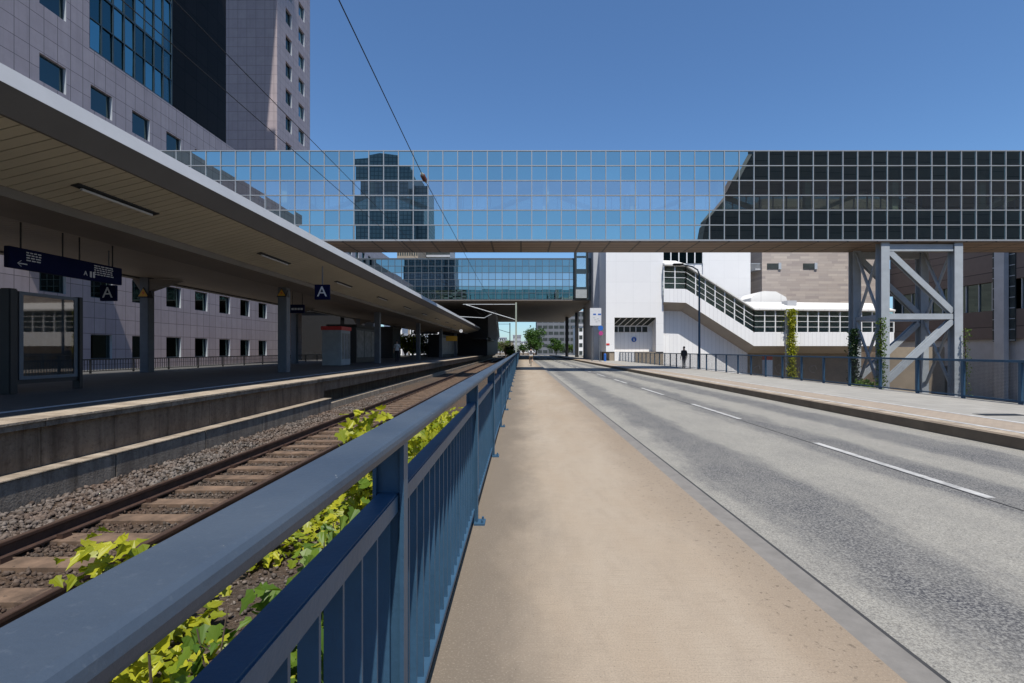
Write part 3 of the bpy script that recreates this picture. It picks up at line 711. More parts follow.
# blue curved glass bay, facetted
bay = MB(); bm_ = MB()
NB = 8
yy = [41.72 + (51.6 - 41.72) * i / NB for i in range(NB + 1)]; bx = FX - .12
zz = [26.82 + 2.62 * i for i in range(23)]
for i in range(NB):
    for j in range(22):
        e = [random.gauss(0, .012) for _ in range(3)]
        bay.quad((bx + e[0], yy[i], zz[j]), (bx + e[1], yy[i + 1], zz[j]), (bx + e[1] + e[2] - e[0], yy[i + 1], zz[j + 1]), (bx + e[2], yy[i], zz[j + 1]))
for i in range(NB + 1): bm_.box(bx + .03, bx + .11, yy[i] - .05, yy[i] + .05, zz[0], zz[-1])
for j in range(23): bm_.box(bx + .034, bx + .106, yy[0], yy[-1], zz[j] - (.09 if j % 2 == 0 else .04), zz[j] + (.09 if j % 2 == 0 else .04))
bayo = bay.build('glass_bay', 'bayglass', ob)
bm_.build('mullions', 'winframe', bayo)
mb = MB()
mb.box(bx - 2.2, bx - 2.1, yy[0], yy[-1], zz[0], zz[-1])
for j in range(0, 22, 2): mb.box(bx - 2.1, bx - .1, yy[0], yy[-1], zz[j] - .2, zz[j] + .3)
for i in range(NB):
    for j in range(22):
        if random.random() < .35: mb.box(bx - .34, bx - .3, yy[i] + .1, yy[i + 1] - .1, zz[j + 1] - random.uniform(.5, 1.9), zz[j + 1] - .1)
mb.build('bay_interior', 'bayback', bayo)
MB().box(FX - 9, FX - .9, 51.62, 52.2, 26.82, 84).build('stone_fin', 'facade_x', ob)
MB().prism([(52.22, 26.81), (69.5, 26.81), (69.5, 96), (52.22, 96)], 'x', -60, -41.0).build('black_wall', 'blackwall', ob)
MB().prism([(-60, 96.01), (-42.6, 96.01), (-38.9, 140), (-60, 140)], 'y', 52.22, 69.5).build('shadow_casting_wall', 'blackwall', ob)  # unseen leaning block, added to cast a slanted shadow on the tower shaft
MB().box(-60, -44.1, 34, 52.1, 26.82, 96).build('core_wall', 'blackwall', ob)
# tower shaft
ts = thing('tower_shaft', 'tall stone clad tower shaft with two columns of small windows at its right side', 'tower', (-50, 100, -.7))
SW = 94.6; sx = -46.0
sw = []
for k in range(-4, 12):
    zc = PZ(77, 101) + 5.25 * (k) * 1.0
    for ya, yb_ in ((F * 46 / (VX - 285.7), F * 46 / (VX - 291.8)), (F * 46 / (VX - 298.6), F * 46 / (VX - 304.4))): sw.append((ya, yb_, zc - 1.45, zc + 1.45))
facade_x(sx, SW + .01, 109, 20, 110, sw, .5, 'side_wall', ts, 'facade_x', thick=9)
MB().box(-62, sx + .0, SW - .3, SW, 20, 110).build('front_wall', 'facade_y', ts)
MB().box(-62, -55.2, SW + .01, 109, -.7, 110).build('core', 'facade_x', ts)
# greenish steel stair frame at the end of the low facade
gs = thing('lattice_mast', 'pale green steel lattice at the end of the stone facade', 'lattice mast', (-36, 75, -.7))
for a, b in ((-35.9, 74.7), (-35.0, 74.7)): MB().box(a - .08, a + .08, b - .08, b + .08, -.7, 9).build('upright', 'greenpaint', gs)
for k in range(9): MB().bar((-35.9, 74.7, k * 1.05), (-35.0, 74.7, k * 1.05 + (1 if k % 2 else -.2)), .07, .07).build('brace', 'greenpaint', gs)

# ------------------------------------------------------------------ glazed bridges
def glazed_face(parent, Y, xa, xb, x_ref, pitch, z0, rows, rh, fw, mull, dirn=-1, jitter=.0026):
    """a grid of glass panes in a plane facing -y (dirn -1) with an aluminium grid set proud of it"""
    n0 = math.ceil((xa - x_ref) / pitch); n1 = math.floor((xb - x_ref) / pitch)
    xs = [xa] + [x_ref + pitch * i for i in range(n0, n1 + 1)] + [xb]
    xs = sorted(set(round(x, 4) for x in xs))
    for (r0, r1, mt) in rows:
        mb = MB()
        for r in range(r0, r1):
            for a, b in zip(xs, xs[1:]):
                j = [random.gauss(0, jitter) for _ in range(3)]
                mb.quad((a, Y + j[0], z0 + r * rh), (b, Y + j[1], z0 + r * rh), (b, Y + j[1] + j[2] - j[0], z0 + (r + 1) * rh), (a, Y + j[2], z0 + (r + 1) * rh))
        mb.build('glass_band', mt, parent)
    mb = MB(); d = .05
    nr = max(r[1] for r in rows)
    for a in xs: mb.box(a - fw / 2, a + fw / 2, Y - d, Y + .03, z0 - .05, z0 + nr * rh + .05)
    for r in range(nr + 1): mb.box(xa, xb, Y - d - .004, Y + .034, z0 + r * rh - fw / 2, z0 + r * rh + fw / 2)
    mb.build('mullions', mull, parent)
BY, BW = 35.8, 3.6; BZ0, RH = 9.476, 1.0622; BZ1 = BZ0 + 6 * RH
br = thing('glass_skybridge', 'long mirror glazed skybridge crossing above the road in front', 'skybridge', (0, BY, BZ0))
XA, XB = -36.0, 44.9
ROWS = [(0, 2, 'rowA'), (2, 4, 'rowB'), (4, 6, 'rowA')]
glazed_face(br, BY, XA, XB, -.29, 1.06, BZ0, ROWS, RH, .062, 'mullion')
glazed_face(br, BY + BW, XA, XB, -.29, 1.06, BZ0, ROWS, RH, .062, 'mullion')
MB().box(XA, XB, BY - .12, BY + BW + .12, BZ0 - .17, BZ0 - .052).build('soffit', 'bridge_soffit', br)
MB().box(XA, XB, BY - .16, BY - .121, BZ0 - .10, BZ0 - .0).build('bottom_edge', 'mullion', br)
MB().box(XA, XB, BY + .06, BY + BW - .06, BZ1 - .035, BZ1 + .045).build('roof', 'mullion', br)
MB().box(XA, XB, BY + .2, BY + BW - .2, BZ0 + 1.75, BZ0 + 2.05).build('floor', 'interior', br)
MB().box(XA, XB, BY + .2, BY + BW - .2, BZ1 - 2.0, BZ1 - 1.9).build('ceiling', 'interior', br)
for k in range(13):
    x0 = XA + 6.3 * k
    MB().box(x0 - .22, x0 + .22, BY + .25, BY + .6, BZ0, BZ1).build('inner_column', 'truss_in', br)
    s_ = 1 if k % 2 else -1; xm = x0 + 3.15
    MB().bar((xm - s_ * 2.8, BY + 2.9, BZ0 + 2.1), (xm + s_ * 2.8, BY + 2.9, BZ1 - 2.0), .3, .3, (0, 1, 0)).build('inner_diagonal', 'truss_in', br)
# rear bridge: a deep slab building over road and platform
RZ = 79.0; rp = 1.059; rz0 = 9.56; r1 = rz0 + 6 * rp
rb = thing('rear_glass_bridge', 'second mirror glazed bridge building with a deep dark underside farther along the road', 'skybridge', (0, RZ, rz0))
glazed_face(rb, RZ, -35.9, 11.8, .2, rp, rz0, [(0, 2, 'rearA'), (2, 4, 'rearB'), (4, 6, 'rearA')], rp, .075, 'mullion_dk', jitter=.0007)
MB().box(-35.9, 11.8, RZ - .1, 139, rz0 - .18, rz0 - .06).build('soffit', 'beam', rb)
MB().box(-35.9, 11.8, RZ - .05, 139, r1 + .06, r1 + .2).build('roof', 'mullion_dk', rb)
MB().box(-35.9, 11.8, RZ + 1.2, 139, rz0 - .05, r1).build('inner_wall', 'interior', rb)
for x, yv in ((567, 118), (577, 104), (585.5, 92)):
    X = PX(x, yv); MB().box(X - .35, X + .35, yv, yv + .7, -.1, rz0 - .182).build('pillar', 'darkmetal', rb)
# lift tower at the right end of the rear bridge
lt = thing('lift_tower', 'narrow dark framed glazed lift shaft at the right end of the rear bridge', 'lift tower', (PX(581, 78.2), 78.2, rz0))
XL, XR = PX(574.5, 78), PX(588, 78)
MB().box(XL, XR, 78.0, 78.9, PZ(298, 78), PZ(238, 78)).build('shaft', 'winframe', lt)
for ya, yb_ in ((238, 256), (258, 269), (274, 287)):
    p = MB().box(XL + .35, XR - .35, 77.985, 77.998, PZ(yb_, 78), PZ(ya, 78)).build('glass_panel', 'rowB', lt)
MB().box(XL + .2, XR - .2, 77.985, 77.998, PZ(298, 78), PZ(289.5, 78)).build('lower_panel', 'kiosk', lt)
MB().box(XL - .02, XL + .16, 77.9, 77.999, PZ(298, 78), PZ(240, 78)).build('corner_post', 'blackmat', lt)
MB().box(XR - .14, XR + .02, 77.9, 77.999, PZ(298, 78), PZ(240, 78)).build('corner_post', 'blackmat', lt)
# dark station hall under the rear bridge
sh = thing('station_hall', 'dark station hall beside the track under the rear bridge', 'building', (-16, 105, -.7))
MB().box(-15.6, -6.4, 95, 138, .58, 9.37).build('wall', 'blackmat', sh)
MB().prism([(-6.38, 9.3), (-5.0, 9.3), (-4.5, 4.4), (-5.2, 3.4), (-6.38, 4.2)], 'y', 97, 106).build('hanging_bay', 'greyrender', sh)
MB().box(-9, -6.2, 91, 120, 3.55, 3.8).build('awning', 'darkmetal', sh)

# ------------------------------------------------------------------ steel pylon under front bridge
py_ = thing('steel_pylon', 'pale grey braced steel tower carrying the right part of the front skybridge', 'bridge support', (28.7, 37.4, PITZ))
PXL, PXR, PYF, PYB = 26.1, 31.35, BY + .0, BY + 3.3; PT = BZ0 - .172
for X in (PXL, PXR):
    for Y in (PYF + .3, PYB):
        mb = MB().box(X - .3, X + .3, Y - .3, Y - .26, PITZ, PT).box(X - .3, X + .3, Y + .26, Y + .3, PITZ, PT).box(X - .06, X + .06, Y - .26, Y + .26, PITZ, PT)
        mb.build('column', 'steel', py_)
zm = PZ(316.5, 36)
for Y in (PYF + .3, PYB):
    MB().box(PXL + .302, PXR - .302, Y - .2, Y + .2, zm - .2, zm + .2).build('crossbeam', 'steel', py_)
    MB().box(PXL + .302, PXR - .302, Y - .2, Y + .2, PT - .6, PT - .1).build('crossbeam', 'steel', py_)
    for q0, q1 in (((PXL + .3, PT - .55), (PXR - .3, zm + .35)), ((PXR - .3, zm - .3), (PXL + .3, zm - 4.6))):
        mb = MB()
        for s_ in (-.15, .15): mb.bar((q0[0], Y + s_, q0[1]), (q1[0], Y + s_, q1[1]), .07, .4, (1, 0, 0))
        mb.bar((q0[0], Y, q0[1]), (q1[0], Y, q1[1]), .23, .06, (0, 0, 1))
        mb.build('diagonal_brace', 'steel', py_)
for X in (PXL, PXR):
    MB().box(X - .15, X + .15, PYF + .61, PYB - .31, zm - .15, zm + .15).build('side_beam', 'steel', py_)
    for za, zb in ((PT - .2, zm + .2), (zm - .2, zm - 5)):
        for a, b in ((PYF + .6, PYB - .3), (PYB - .3, PYF + .6)): MB().bar((X + (.08 if a < b else -.08), a, za), (X + (.08 if a < b else -.08), b, zb), .15, .15, (1, 0, 0)).build('cross_brace', 'steel', py_)

# ------------------------------------------------------------------ white entrance building
WZ = 70.0
wb = thing('white_building', 'plain white block with a recessed doorway right of the road', 'building', (16, WZ, -.1))
wx0, wx1 = PX(606, WZ), PX(663.5, WZ); rx0, rx1 = PX(614.5, WZ), PX(656, WZ); rzt, rzb = PZ(317.5, WZ), PZ(351.7, WZ)
WT = 17.5
mb = MB().box(wx0, rx0, WZ, WZ + 17, rzb, WT).box(rx1, wx1, WZ, WZ + 17, rzb, WT).box(rx0, rx1, WZ, WZ + 17, rzt, WT).box(rx0, rx1, WZ + 2.2, WZ + 17, rzb, rzt)
mb.build('wall', 'whitepanel', wb)
MB().box(wx0 - .9, wx0 - .003, WZ + 6, WZ + 17, -.2, WT + 3).build('side_pier', 'greyrender', wb)
MB().box(wx0 + .5, wx1, WZ + .1, WZ + 17, -.9, rzb - .003).build('plinth', 'beige', wb)
MB().box(rx0, PX(634, WZ), WZ - .1, WZ + .09, -.1, rzb - .02).build('step_wall', 'white', wb)
dx0, dx1 = PX(614.5, WZ + 2), PX(648, WZ + 2)
MB().box(rx0 + .02, rx1 - .02, WZ + 2.1, WZ + 2.19, rzb, PZ(332, WZ + 2)).build('door_panel', 'whiterib', wb)
gl = MB().box(rx0 + .05, dx1, WZ + 2.0, WZ + 2.19, PZ(332, WZ + 2), PZ(326, WZ + 2)).build('window', 'winback', wb)
mb = MB()
for i in range(7):
    x = rx0 + .05 + (dx1 - rx0 - .1) * i / 6
    mb.box(x - .05, x + .05, WZ + 1.95, WZ + 1.99, PZ(332, WZ + 2), PZ(326, WZ + 2))
    mb.bar((x, WZ + 1.95, PZ(326, WZ + 2)), (x + .9, WZ + .35, rzt - .06), .1, .06)
mb.box(rx0 + .05, dx1, WZ + 1.94, WZ + 1.989, PZ(326.6, WZ + 2), PZ(325.6, WZ + 2))
mb.build('glazing_bars', 'white', gl)
MB().hexa([(rx0 + .05, WZ + 2.05, PZ(326, WZ + 2)), (dx1, WZ + 2.05, PZ(326, WZ + 2)), (dx1 + .9, WZ + .45, rzt - .04), (rx0 + .3, WZ + .45, rzt - .04), (rx0 + .05, WZ + 2.1, PZ(326, WZ + 2) + .02), (dx1, WZ + 2.1, PZ(326, WZ + 2) + .02), (dx1 + .9, WZ + .5, rzt - .02), (rx0 + .3, WZ + .5, rzt - .02)]).build('sloped_glass', 'winback', wb)
rs = thing('round_blue_sign', 'round blue sign on the white door of the entrance recess', 'sign', (PX(634, WZ + 2), WZ + 2.1, PZ(339.5, WZ + 2)))
X, Z_ = PX(634, WZ + 2), PZ(339.5, WZ + 2)
MB().tube([(X, WZ + 2.0, Z_), (X, WZ + 2.099, Z_)], .36, 18).build('disc', 'blueplain', rs)
MB().box(X - .08, X + .08, WZ + 1.98, WZ + 1.999, Z_ - .22, Z_ + .14).build('pictogram', 'signwhite', rs)
rd = thing('red_notice', 'small red notice on the white wall left of the doorway', 'sign', (PX(608, WZ), WZ, PZ(344, WZ)))
MB().box(PX(606.3, WZ), PX(609.5, WZ), WZ - .04, WZ - .002, PZ(345.2, WZ), PZ(343.4, WZ)).build('plate', 'signred', rd)
# map board on posts, traffic signs, blue bin at the corner
mbd = thing('map_board', 'large white board with a blue heading on a tall post at the white corner', 'sign', (PX(595, 66), 66, .1))
MB().box(PX(590, 66), PX(601.3, 66), 66, 66.12, PZ(325.5, 66), PZ(308, 66)).build('board', 'signwhite', mbd)
mb = MB().box(PX(593.2, 66), PX(596, 66), 65.985, 65.999, PZ(315, 66), PZ(313.6, 66)).box(PX(598, 66), PX(601, 66), 65.985, 65.999, PZ(315, 66), PZ(313.6, 66))
mb.build('blue_heading', 'blueplain', mbd)
mb = MB()
for i in range(5):
    xq, zq = PX(593 + 1.3 * i, 66), PZ(318 + (i * 37 % 5), 66)
    mb.box(xq, xq + .25, 65.985, 65.999, zq, zq + .06)
mb.build('lettering', 'kiosk', mbd)
for x in (592, 599.5): MB().tube([(PX(x, 66.2), 66.2, .1), (PX(x, 66.2), 66.2, PZ(309, 66))], .07, 8).build('post', 'column', mbd)
tsn = thing('traffic_sign_post', 'post with a blue disc above a magenta disc below the map board', 'traffic sign', (PX(601, 64), 64, .1))
MB().tube([(PX(601, 64), 64, .1), (PX(601, 64), 64, PZ(326, 64))], .045, 8).build('post', 'column', tsn)
MB().tube([(PX(600.5, 64), 63.9, PZ(328, 64)), (PX(600.5, 64), 63.94, PZ(328, 64))], .33, 18).build('blue_disc', 'blueplain', tsn)
MB().tube([(PX(600.8, 64), 63.9, PZ(333.3, 64)), (PX(600.8, 64), 63.94, PZ(333.3, 64))], .28, 18).build('magenta_disc', 'magenta', tsn)
bn = thing('litter_bin', 'slim blue litter bin at the foot of the white corner', 'bin', (PX(605, 67), 67, .1))
MB().tube([(PX(605, 67), 67, .1), (PX(605, 67), 67, 1.0)], .17, 12).build('body', 'blueplain', bn)
MB().ell((PX(605, 67), 67, 1.0), (.17, .17, .14)).build('lid', 'blueplain', bn)

# ------------------------------------------------------------------ stair gallery
GZ, GB = 69.4, 73.6
sgal = thing('stair_gallery', 'white covered stair gallery with a window band stepping down to the right', 'gallery', (30, GZ, PITZ))
gp = lambda x, y, Z=GZ: (PX(x, Z), PZ(y, Z))
top = [gp(664, 265.5), gp(686, 266.3), gp(754, 310), gp(894, 311.5)]
mid = [gp(664, 289), gp(686, 289.4), gp(754, 332.5), gp(894, 332.5)]
bot = [gp(664, 302), gp(686, 302.8), gp(754, 346), gp(894, 346)]
MB().prism(mid + bot[::-1], 'y', GZ, GZ + .25).build('parapet', 'whiterib', sgal)
for i, nc in ((0, 2), (1, 7), (2, 13)):
    (ax, az), (bx, bz) = top[i], top[i + 1]; (cx, cz), (dx_, dz_) = mid[i], mid[i + 1]
    pn = MB().quad((ax, GZ + .14, az), (bx, GZ + .14, bz), (dx_, GZ + .14, dz_), (cx, GZ + .14, cz)).build('window_band', 'galglass', sgal)
    mb = MB()
    for k in range(nc + 1):
        u = k / nc; x = ax + (bx - ax) * u; zt = az + (bz - az) * u; zb = cz + (dz_ - cz) * u
        mb.box(x - .065, x + .065, GZ + .0, GZ + .12, zb, zt)
    for r in range(5):
        v = r / 4
        mb.bar((ax, GZ + .06, az + (cz - az) * v), (bx, GZ + .06, bz + (dz_ - bz) * v), .08, .12 if r in (0, 4) else .055, (0, 0, 1))
    mb.build('frame', 'white', pn)
    MB().quad((ax, GZ + 2.0, az), (bx, GZ + 2.0, bz), (dx_, GZ + 2.0, dz_), (cx, GZ + 2.0, cz)).build('inner_wall', 'galback', sgal)
# underside, roof
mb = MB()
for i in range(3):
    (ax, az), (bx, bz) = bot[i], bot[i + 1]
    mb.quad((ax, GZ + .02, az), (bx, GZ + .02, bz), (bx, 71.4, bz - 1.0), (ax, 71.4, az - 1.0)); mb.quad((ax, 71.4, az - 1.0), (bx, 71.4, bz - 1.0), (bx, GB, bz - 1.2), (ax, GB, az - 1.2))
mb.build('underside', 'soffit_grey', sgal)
mb = MB()
rt = [(-.5, 1.2)]
for i in range(3):
    (ax, az), (bx, bz) = top[i], top[i + 1]
    mb.hexa([(ax, GZ - .3, az), (bx, GZ - .3, bz), (bx, GB + .5, bz + 1.35), (ax, GB + .5, az + 1.35), (ax, GZ - .3, az + .22), (bx, GZ - .3, bz + .22), (bx, GB + .5, bz + 1.6), (ax, GB + .5, az + 1.6)])
mb.build('roof', 'whiteroof', sgal)
MB().quad((top[0][0], GB, top[0][1] + 1.3), (top[1][0], GB, top[1][1] + 1.3), (bot[1][0], GB, bot[1][1]), (bot[0][0], GB, bot[0][1])).quad((top[1][0], GB, top[1][1] + 1.3), (top[2][0], GB, top[2][1] + 1.3), (bot[2][0], GB, bot[2][1]), (bot[1][0], GB, bot[1][1])).quad((top[2][0], GB, top[2][1] + 1.3), (top[3][0], GB, top[3][1] + 1.3), (bot[3][0], GB, bot[3][1]), (bot[2][0], GB, bot[2][1])).build('rear_wall', 'white', sgal)
hump = [gp(751, 298, 75), gp(757, 292.5, 75), gp(764, 291, 75), gp(776, 291.5, 75), gp(786, 297, 75), gp(788, 303, 75), gp(751, 303, 75)]
MB().prism(hump, 'y', 75, 79.5).build('curved_roof', 'whiteroof', sgal)
MB().box(PX(785, 72), PX(794, 72), 71.3, 73, PZ(306, 72), PZ(301, 72)).build('roof_box', 'greyrender', sgal)
MB().box(PX(787, 69) - .1, PX(789, 69) + .15, GZ - .35, GZ - .01, PITZ, PZ(309, GZ)).build('downpipe_pier', 'greyrender', sgal)
# ribbed wall below the stair
lw = [(bot[0][0], bot[0][1] - 1.02), (bot[1][0], bot[1][1] - 1.02), (bot[2][0], bot[2][1] - 1.02), (bot[2][0], PITZ), (bot[0][0], PITZ)]
MB().prism(lw, 'y', 71.4, 71.9).build('lower_wall', 'whiterib', sgal)
# beige wall behind the mesh fence
bw = thing('beige_wall', 'long beige wall with graffiti below the gallery behind the mesh fence', 'wall', (40, 72.3, PITZ))
MB().box(bot[2][0] + .02, 61, 72.0, 72.8, PITZ, PZ(347, 72.4)).build('wall', 'beige', bw)
gf = MB(); random.seed(3)
for i in range(11):
    cx = 26 + i * 1.6; pts = [(cx + math.cos(a) * random.uniform(.3, .7), 71.99, -1.2 + math.sin(a) * random.uniform(.4, .9)) for a in [k * .9 for k in range(7)]]
    gf.tube(pts, .07, 5)
gf.build('graffiti', 'soffit_grey', bw)
MB().box(PX(855, 60), PX(880, 60), 60, 60.4, PITZ, PZ(352, 60)).build('red_brown_panel', 'conc_wall', bw)
# red topped white cabinet
rc = thing('red_topped_pillar', 'white pillar with an orange red top behind the mesh fence', 'pillar', (PX(769, 42), 42, PITZ))
MB().box(PX(765.5, 42), PX(772.5, 42), 42, 42.6, PITZ, PZ(360, 42)).build('shaft', 'white', rc)
MB().box(PX(765.5, 42), PX(772.5, 42), 42, 42.6, PZ(360, 42) + .002, PZ(356, 42)).build('cap', 'orange', rc)

# ------------------------------------------------------------------ white block and stone building behind
ub = thing('upper_white_building', 'tall white block with ribbon glazing rising behind the stair gallery', 'building', (36, 82, -.7))
MB().box(PX(703, 82), PX(750.5, 82), 82, 92, -.7, 21).build('wall', 'whitepanel', ub)
p = MB().box(PX(660, 82), PX(703, 82) - .01, 82.3, 92, -.7, 21).build('side_wall', 'white', ub)
p = MB().box(PX(662, 82), PX(702.5, 82), 82.18, 82.29, PZ(263, 82), PZ(248, 82)).build('window', 'bayglass', ub)
mb = MB()
for i in range(6): xq = PX(663 + 8 * i, 82); mb.box(xq - .08, xq + .08, 82.05, 82.17, PZ(263, 82), PZ(248, 82))
mb.build('frame', 'white', p)
stb = thing('stone_building', 'tan building with streaked stone cladding and two small windows behind the gallery', 'building', (50, 86, -.7))
SZ = 84.0
MB().box(PX(762, SZ), 61.9, SZ, 110, -5, 27).build('wall', 'stoneclad', stb)
MB().box(PX(750.5, 90), PX(763, 90), 90, 108, -.7, 24).build('recess_wall', 'blackmat', stb)
for xa in (767, 803):
    p = MB().box(PX(xa, SZ), PX(xa + 11, SZ), SZ - .10, SZ - .003, PZ(269, SZ), PZ(263.5, SZ)).build('window', 'winback', stb)
    MB().box(PX(xa + 11, SZ) + .01, PX(xa + 13.8, SZ), SZ - .2, SZ - .004, PZ(269.4, SZ), PZ(263, SZ)).build('shutter', 'reveal', p)
bal = MB().box(PX(751, 86), PX(761.5, 86), 84.4, 89.9, PZ(271.5, 86), PZ(270, 86)).build('balcony', 'greyrender', stb)
mb = MB()
for i in range(9): xq = PX(751.5 + 1.15 * i, 84.5); mb.box(xq - .03, xq + .03, 84.45, 84.5, PZ(271, 85), PZ(263.5, 85))
mb.box(PX(751, 84.5), PX(761.5, 84.5), 84.43, 84.52, PZ(263.9, 84.5), PZ(263.3, 84.5))
mb.build('railing', 'steel', bal)
dw = thing('dark_wing', 'dark brown clad wing with pale pilaster at the right behind the steel pylon', 'building', (52, 65, PITZ))
DX = 62.0
yv = lambda x: F * DX / (x - VX)
for za, zb in ((3.0, 6.75), (10.55, 15.2), (15.26, 19.6), (19.66, 24)):
    MB().box(DX - (.12 if za < 12 else .06), 80, 56, 83.9, za, zb).build('wall', 'darkclad', dw)
MB().box(DX + .1, 79, 56.1, 83.8, 24.003, 26.2).build('roof_edge', 'darkmetal', dw)
MB().box(DX + .25, 79, 56.1, 83.8, PITZ, 2.99).build('plinth_wall', 'greyrender', dw)
MB().box(DX + .5, 79, 56.1, 83.8, 6.76, 10.54).build('window_back', 'winback', dw)
p = MB().quad((DX + .3, 56.1, 6.76), (DX + .3, 83.8, 6.76), (DX + .3, 83.8, 10.54), (DX + .3, 56.1, 10.54)).build('window_band', 'winglass', dw)
mb = MB()
for i in range(15): a = 56.2 + 1.95 * i; mb.box(DX + .15, DX + .29, a - .06, a + .06, 6.76, 10.54)
mb.build('frame', 'steel', p)
for xa, xb in ((994.5, 1000.5), (1011.5, 1017)):
    p = MB().box(DX - .25, DX - .121, yv(xb), yv(xa), 2.7, 22).build('tall_window', 'winback', dw)
    mb = MB()
    for k in range(14): mb.box(DX - .29, DX - .251, yv(xb), yv(xa), 2.8 + 1.35 * k, 2.9 + 1.35 * k)
    mb.build('frame', 'steel', p)
MB().box(DX - .9, DX - .291, yv(1011), yv(1001), -4.9, 22).build('pilaster', 'greyrender', dw)

# ------------------------------------------------------------------ buildings behind the viewer, seen in the mirror glass
mt = thing('crowned_tower', 'dark blue high rise with stepped crown mirrored in the front skybridge', 'tower', (-52, -128, -.7))
D = 200; my = 2 * BY - D
def mx_(x): return PX(x, D)
def mz_(y): return PZ(y, D)
M['tower'] = panelled('blue_grey_tower_cladding', (.25, .34, .41), (.21, .30, .37), (.10, .15, .19), 1.6, 1.7, 'xzy', .5, .16, 0, False)
MB().box(mx_(355), mx_(411), my - 24, my, -.7, mz_(166)).build('shaft', 'tower', mt)
MB().prism([(mx_(357), mz_(166)), (mx_(409), mz_(166)), (mx_(409), mz_(162)), (mx_(400), mz_(158)), (mx_(385), mz_(156)), (mx_(370), mz_(159)), (mx_(357), mz_(160))], 'y', my - 23, my - .5).build('crown', 'tower', mt)
MB().box(mx_(411) + .01, mx_(425), my - 24, my - 4, -.7, mz_(183)).build('side_wing', 'tower', mt)
MB().box(mx_(350), mx_(355) - .01, my - 24, my - 5, -.7, mz_(195)).build('side_wing', 'tower', mt)
dh = thing('dark_exhibition_hall', 'huge dark hall with a sloping left end mirrored in the skybridge', 'building', (90, -60, -.7))
D2 = 2 * BY + 48
q = lambda x, y: (PX(x, D2), PZ(y, D2))
MB().prism([(PX(704, D2), -.7), q(704, 238), q(707, 222), q(733, 190), q(741, 174), q(757, 145), (PX(757, D2), 60), (190, 60), (190, -.7)], 'y', -52, -48).build('wall', 'darkclad', dh)
lh = thing('low_hall', 'long low grey hall behind the viewer mirrored in the glass', 'building', (20, -190, -.7))
MB().box(-30, 60, -200, -160, -.7, 9).build('wall', 'darkclad', lh)
MB().box(-31, 61, -201, -159, 9.002, 9.8).build('roof', 'greyrender', lh)

# ------------------------------------------------------------------ lamp, masts, wires
sl = thing('street_lamp', 'slim tall street lamp post with a bent arm behind the mesh fence', 'street lamp', (PX(699.3, 42), 42, PITZ))
lx = PX(699.3, 42); lz = PZ(274, 42)
MB().tube([(lx, 42, PITZ), (lx, 42, 2), (lx, 42, lz)], .13, 8, .07).build('pole', 'bluepaint', sl)
MB().tube([(lx, 42, lz - .02), (lx - .15, 42, lz + .35), (lx - .6, 42, lz + .62), (lx - 1.4, 42, lz + .78)], .06, 6).build('arm', 'bluepaint', sl)
MB().box(lx - 2.2, lx - 1.35, 41.85, 42.15, lz + .72, lz + .88).build('lamp_head', 'darkmetal', sl, .03)
cm = thing('catenary_mast', 'pale green overhead line mast with tubular arms left of the sidewalk end', 'mast', (-.78, 66, -.7))
mzt = PZ(302.5, 66)
MB().box(-.75, -.55, 65.87, 66.13, -.7, mzt).build('post', 'brass', cm)
MB().tube([(-.65, 66, mzt - .25), (PX(463, 66), 66, mzt - .25)], .05, 6).build('upper_arm', 'steel', cm)
MB().tube([(-.65, 66, PZ(320, 66)), (PX(466, 66), 66, mzt - .3)], .06, 6).build('diagonal_arm', 'steel', cm)
MB().tube([(PX(492, 66), 66, PZ(314, 66)), (PX(484, 66), 66, PZ(318, 66)), (PX(449, 66), 66, PZ(316, 66))], .05, 6).build('steady_arm', 'steel', cm)
cm2 = clone(cm, (-2.7, 116, -.7), 'distant overhead line mast beyond the rear bridge')
def wire(name, label, pts, r=.014):
    o = MB().tube(pts, r, 6).build(name, 'blackmat'); return tag(o, label, 'wire', 'overhead wires')
def sag(X, z0, z1, y0, y1, s_, X1=None):
    X1 = X if X1 is None else X1
    return [(X + (X1 - X) * u, y0 + (y1 - y0) * u, z0 + (z1 - z0) * u - s_ * 4 * u * (1 - u)) for u in [i / 16 for i in range(17)]]
wire('contact_wire', 'overhead contact wire running low above the track', sag(-4.62, 5.65, 5.65, -6, 66, .0), .0065)
wire('messenger_wire', 'upper overhead wire running above the lower one over the track', sag(-4.62, 6.4, 6.4, -6, 66, .25), .007)
wire('feeder_wire', 'steep overhead wire with a red insulator crossing the bridge front', [(-3.38, -2, 8.6), (-3.4, 8, 8.22), (-3.4, 17.5, 7.62), (-3.4, 40, 7.25), (-3.4, 66, 7.2)], .013)
ins = thing('insulator', 'red brown insulator hanging on the steep overhead wire', 'insulator', (-3.4, 17.5, 7.62))
mb = MB()
for i in range(4): mb.ell((-3.4, 17.3 + .12 * i, 7.63 - i * .004), (.085, .04, .085), 10, 6)
mb.build('disc_stack', 'insul', ins)
MB().tube([(-3.4, 17.1, 7.645), (-3.4, 17.9, 7.615)], .045, 6).build('core', 'brass', ins)

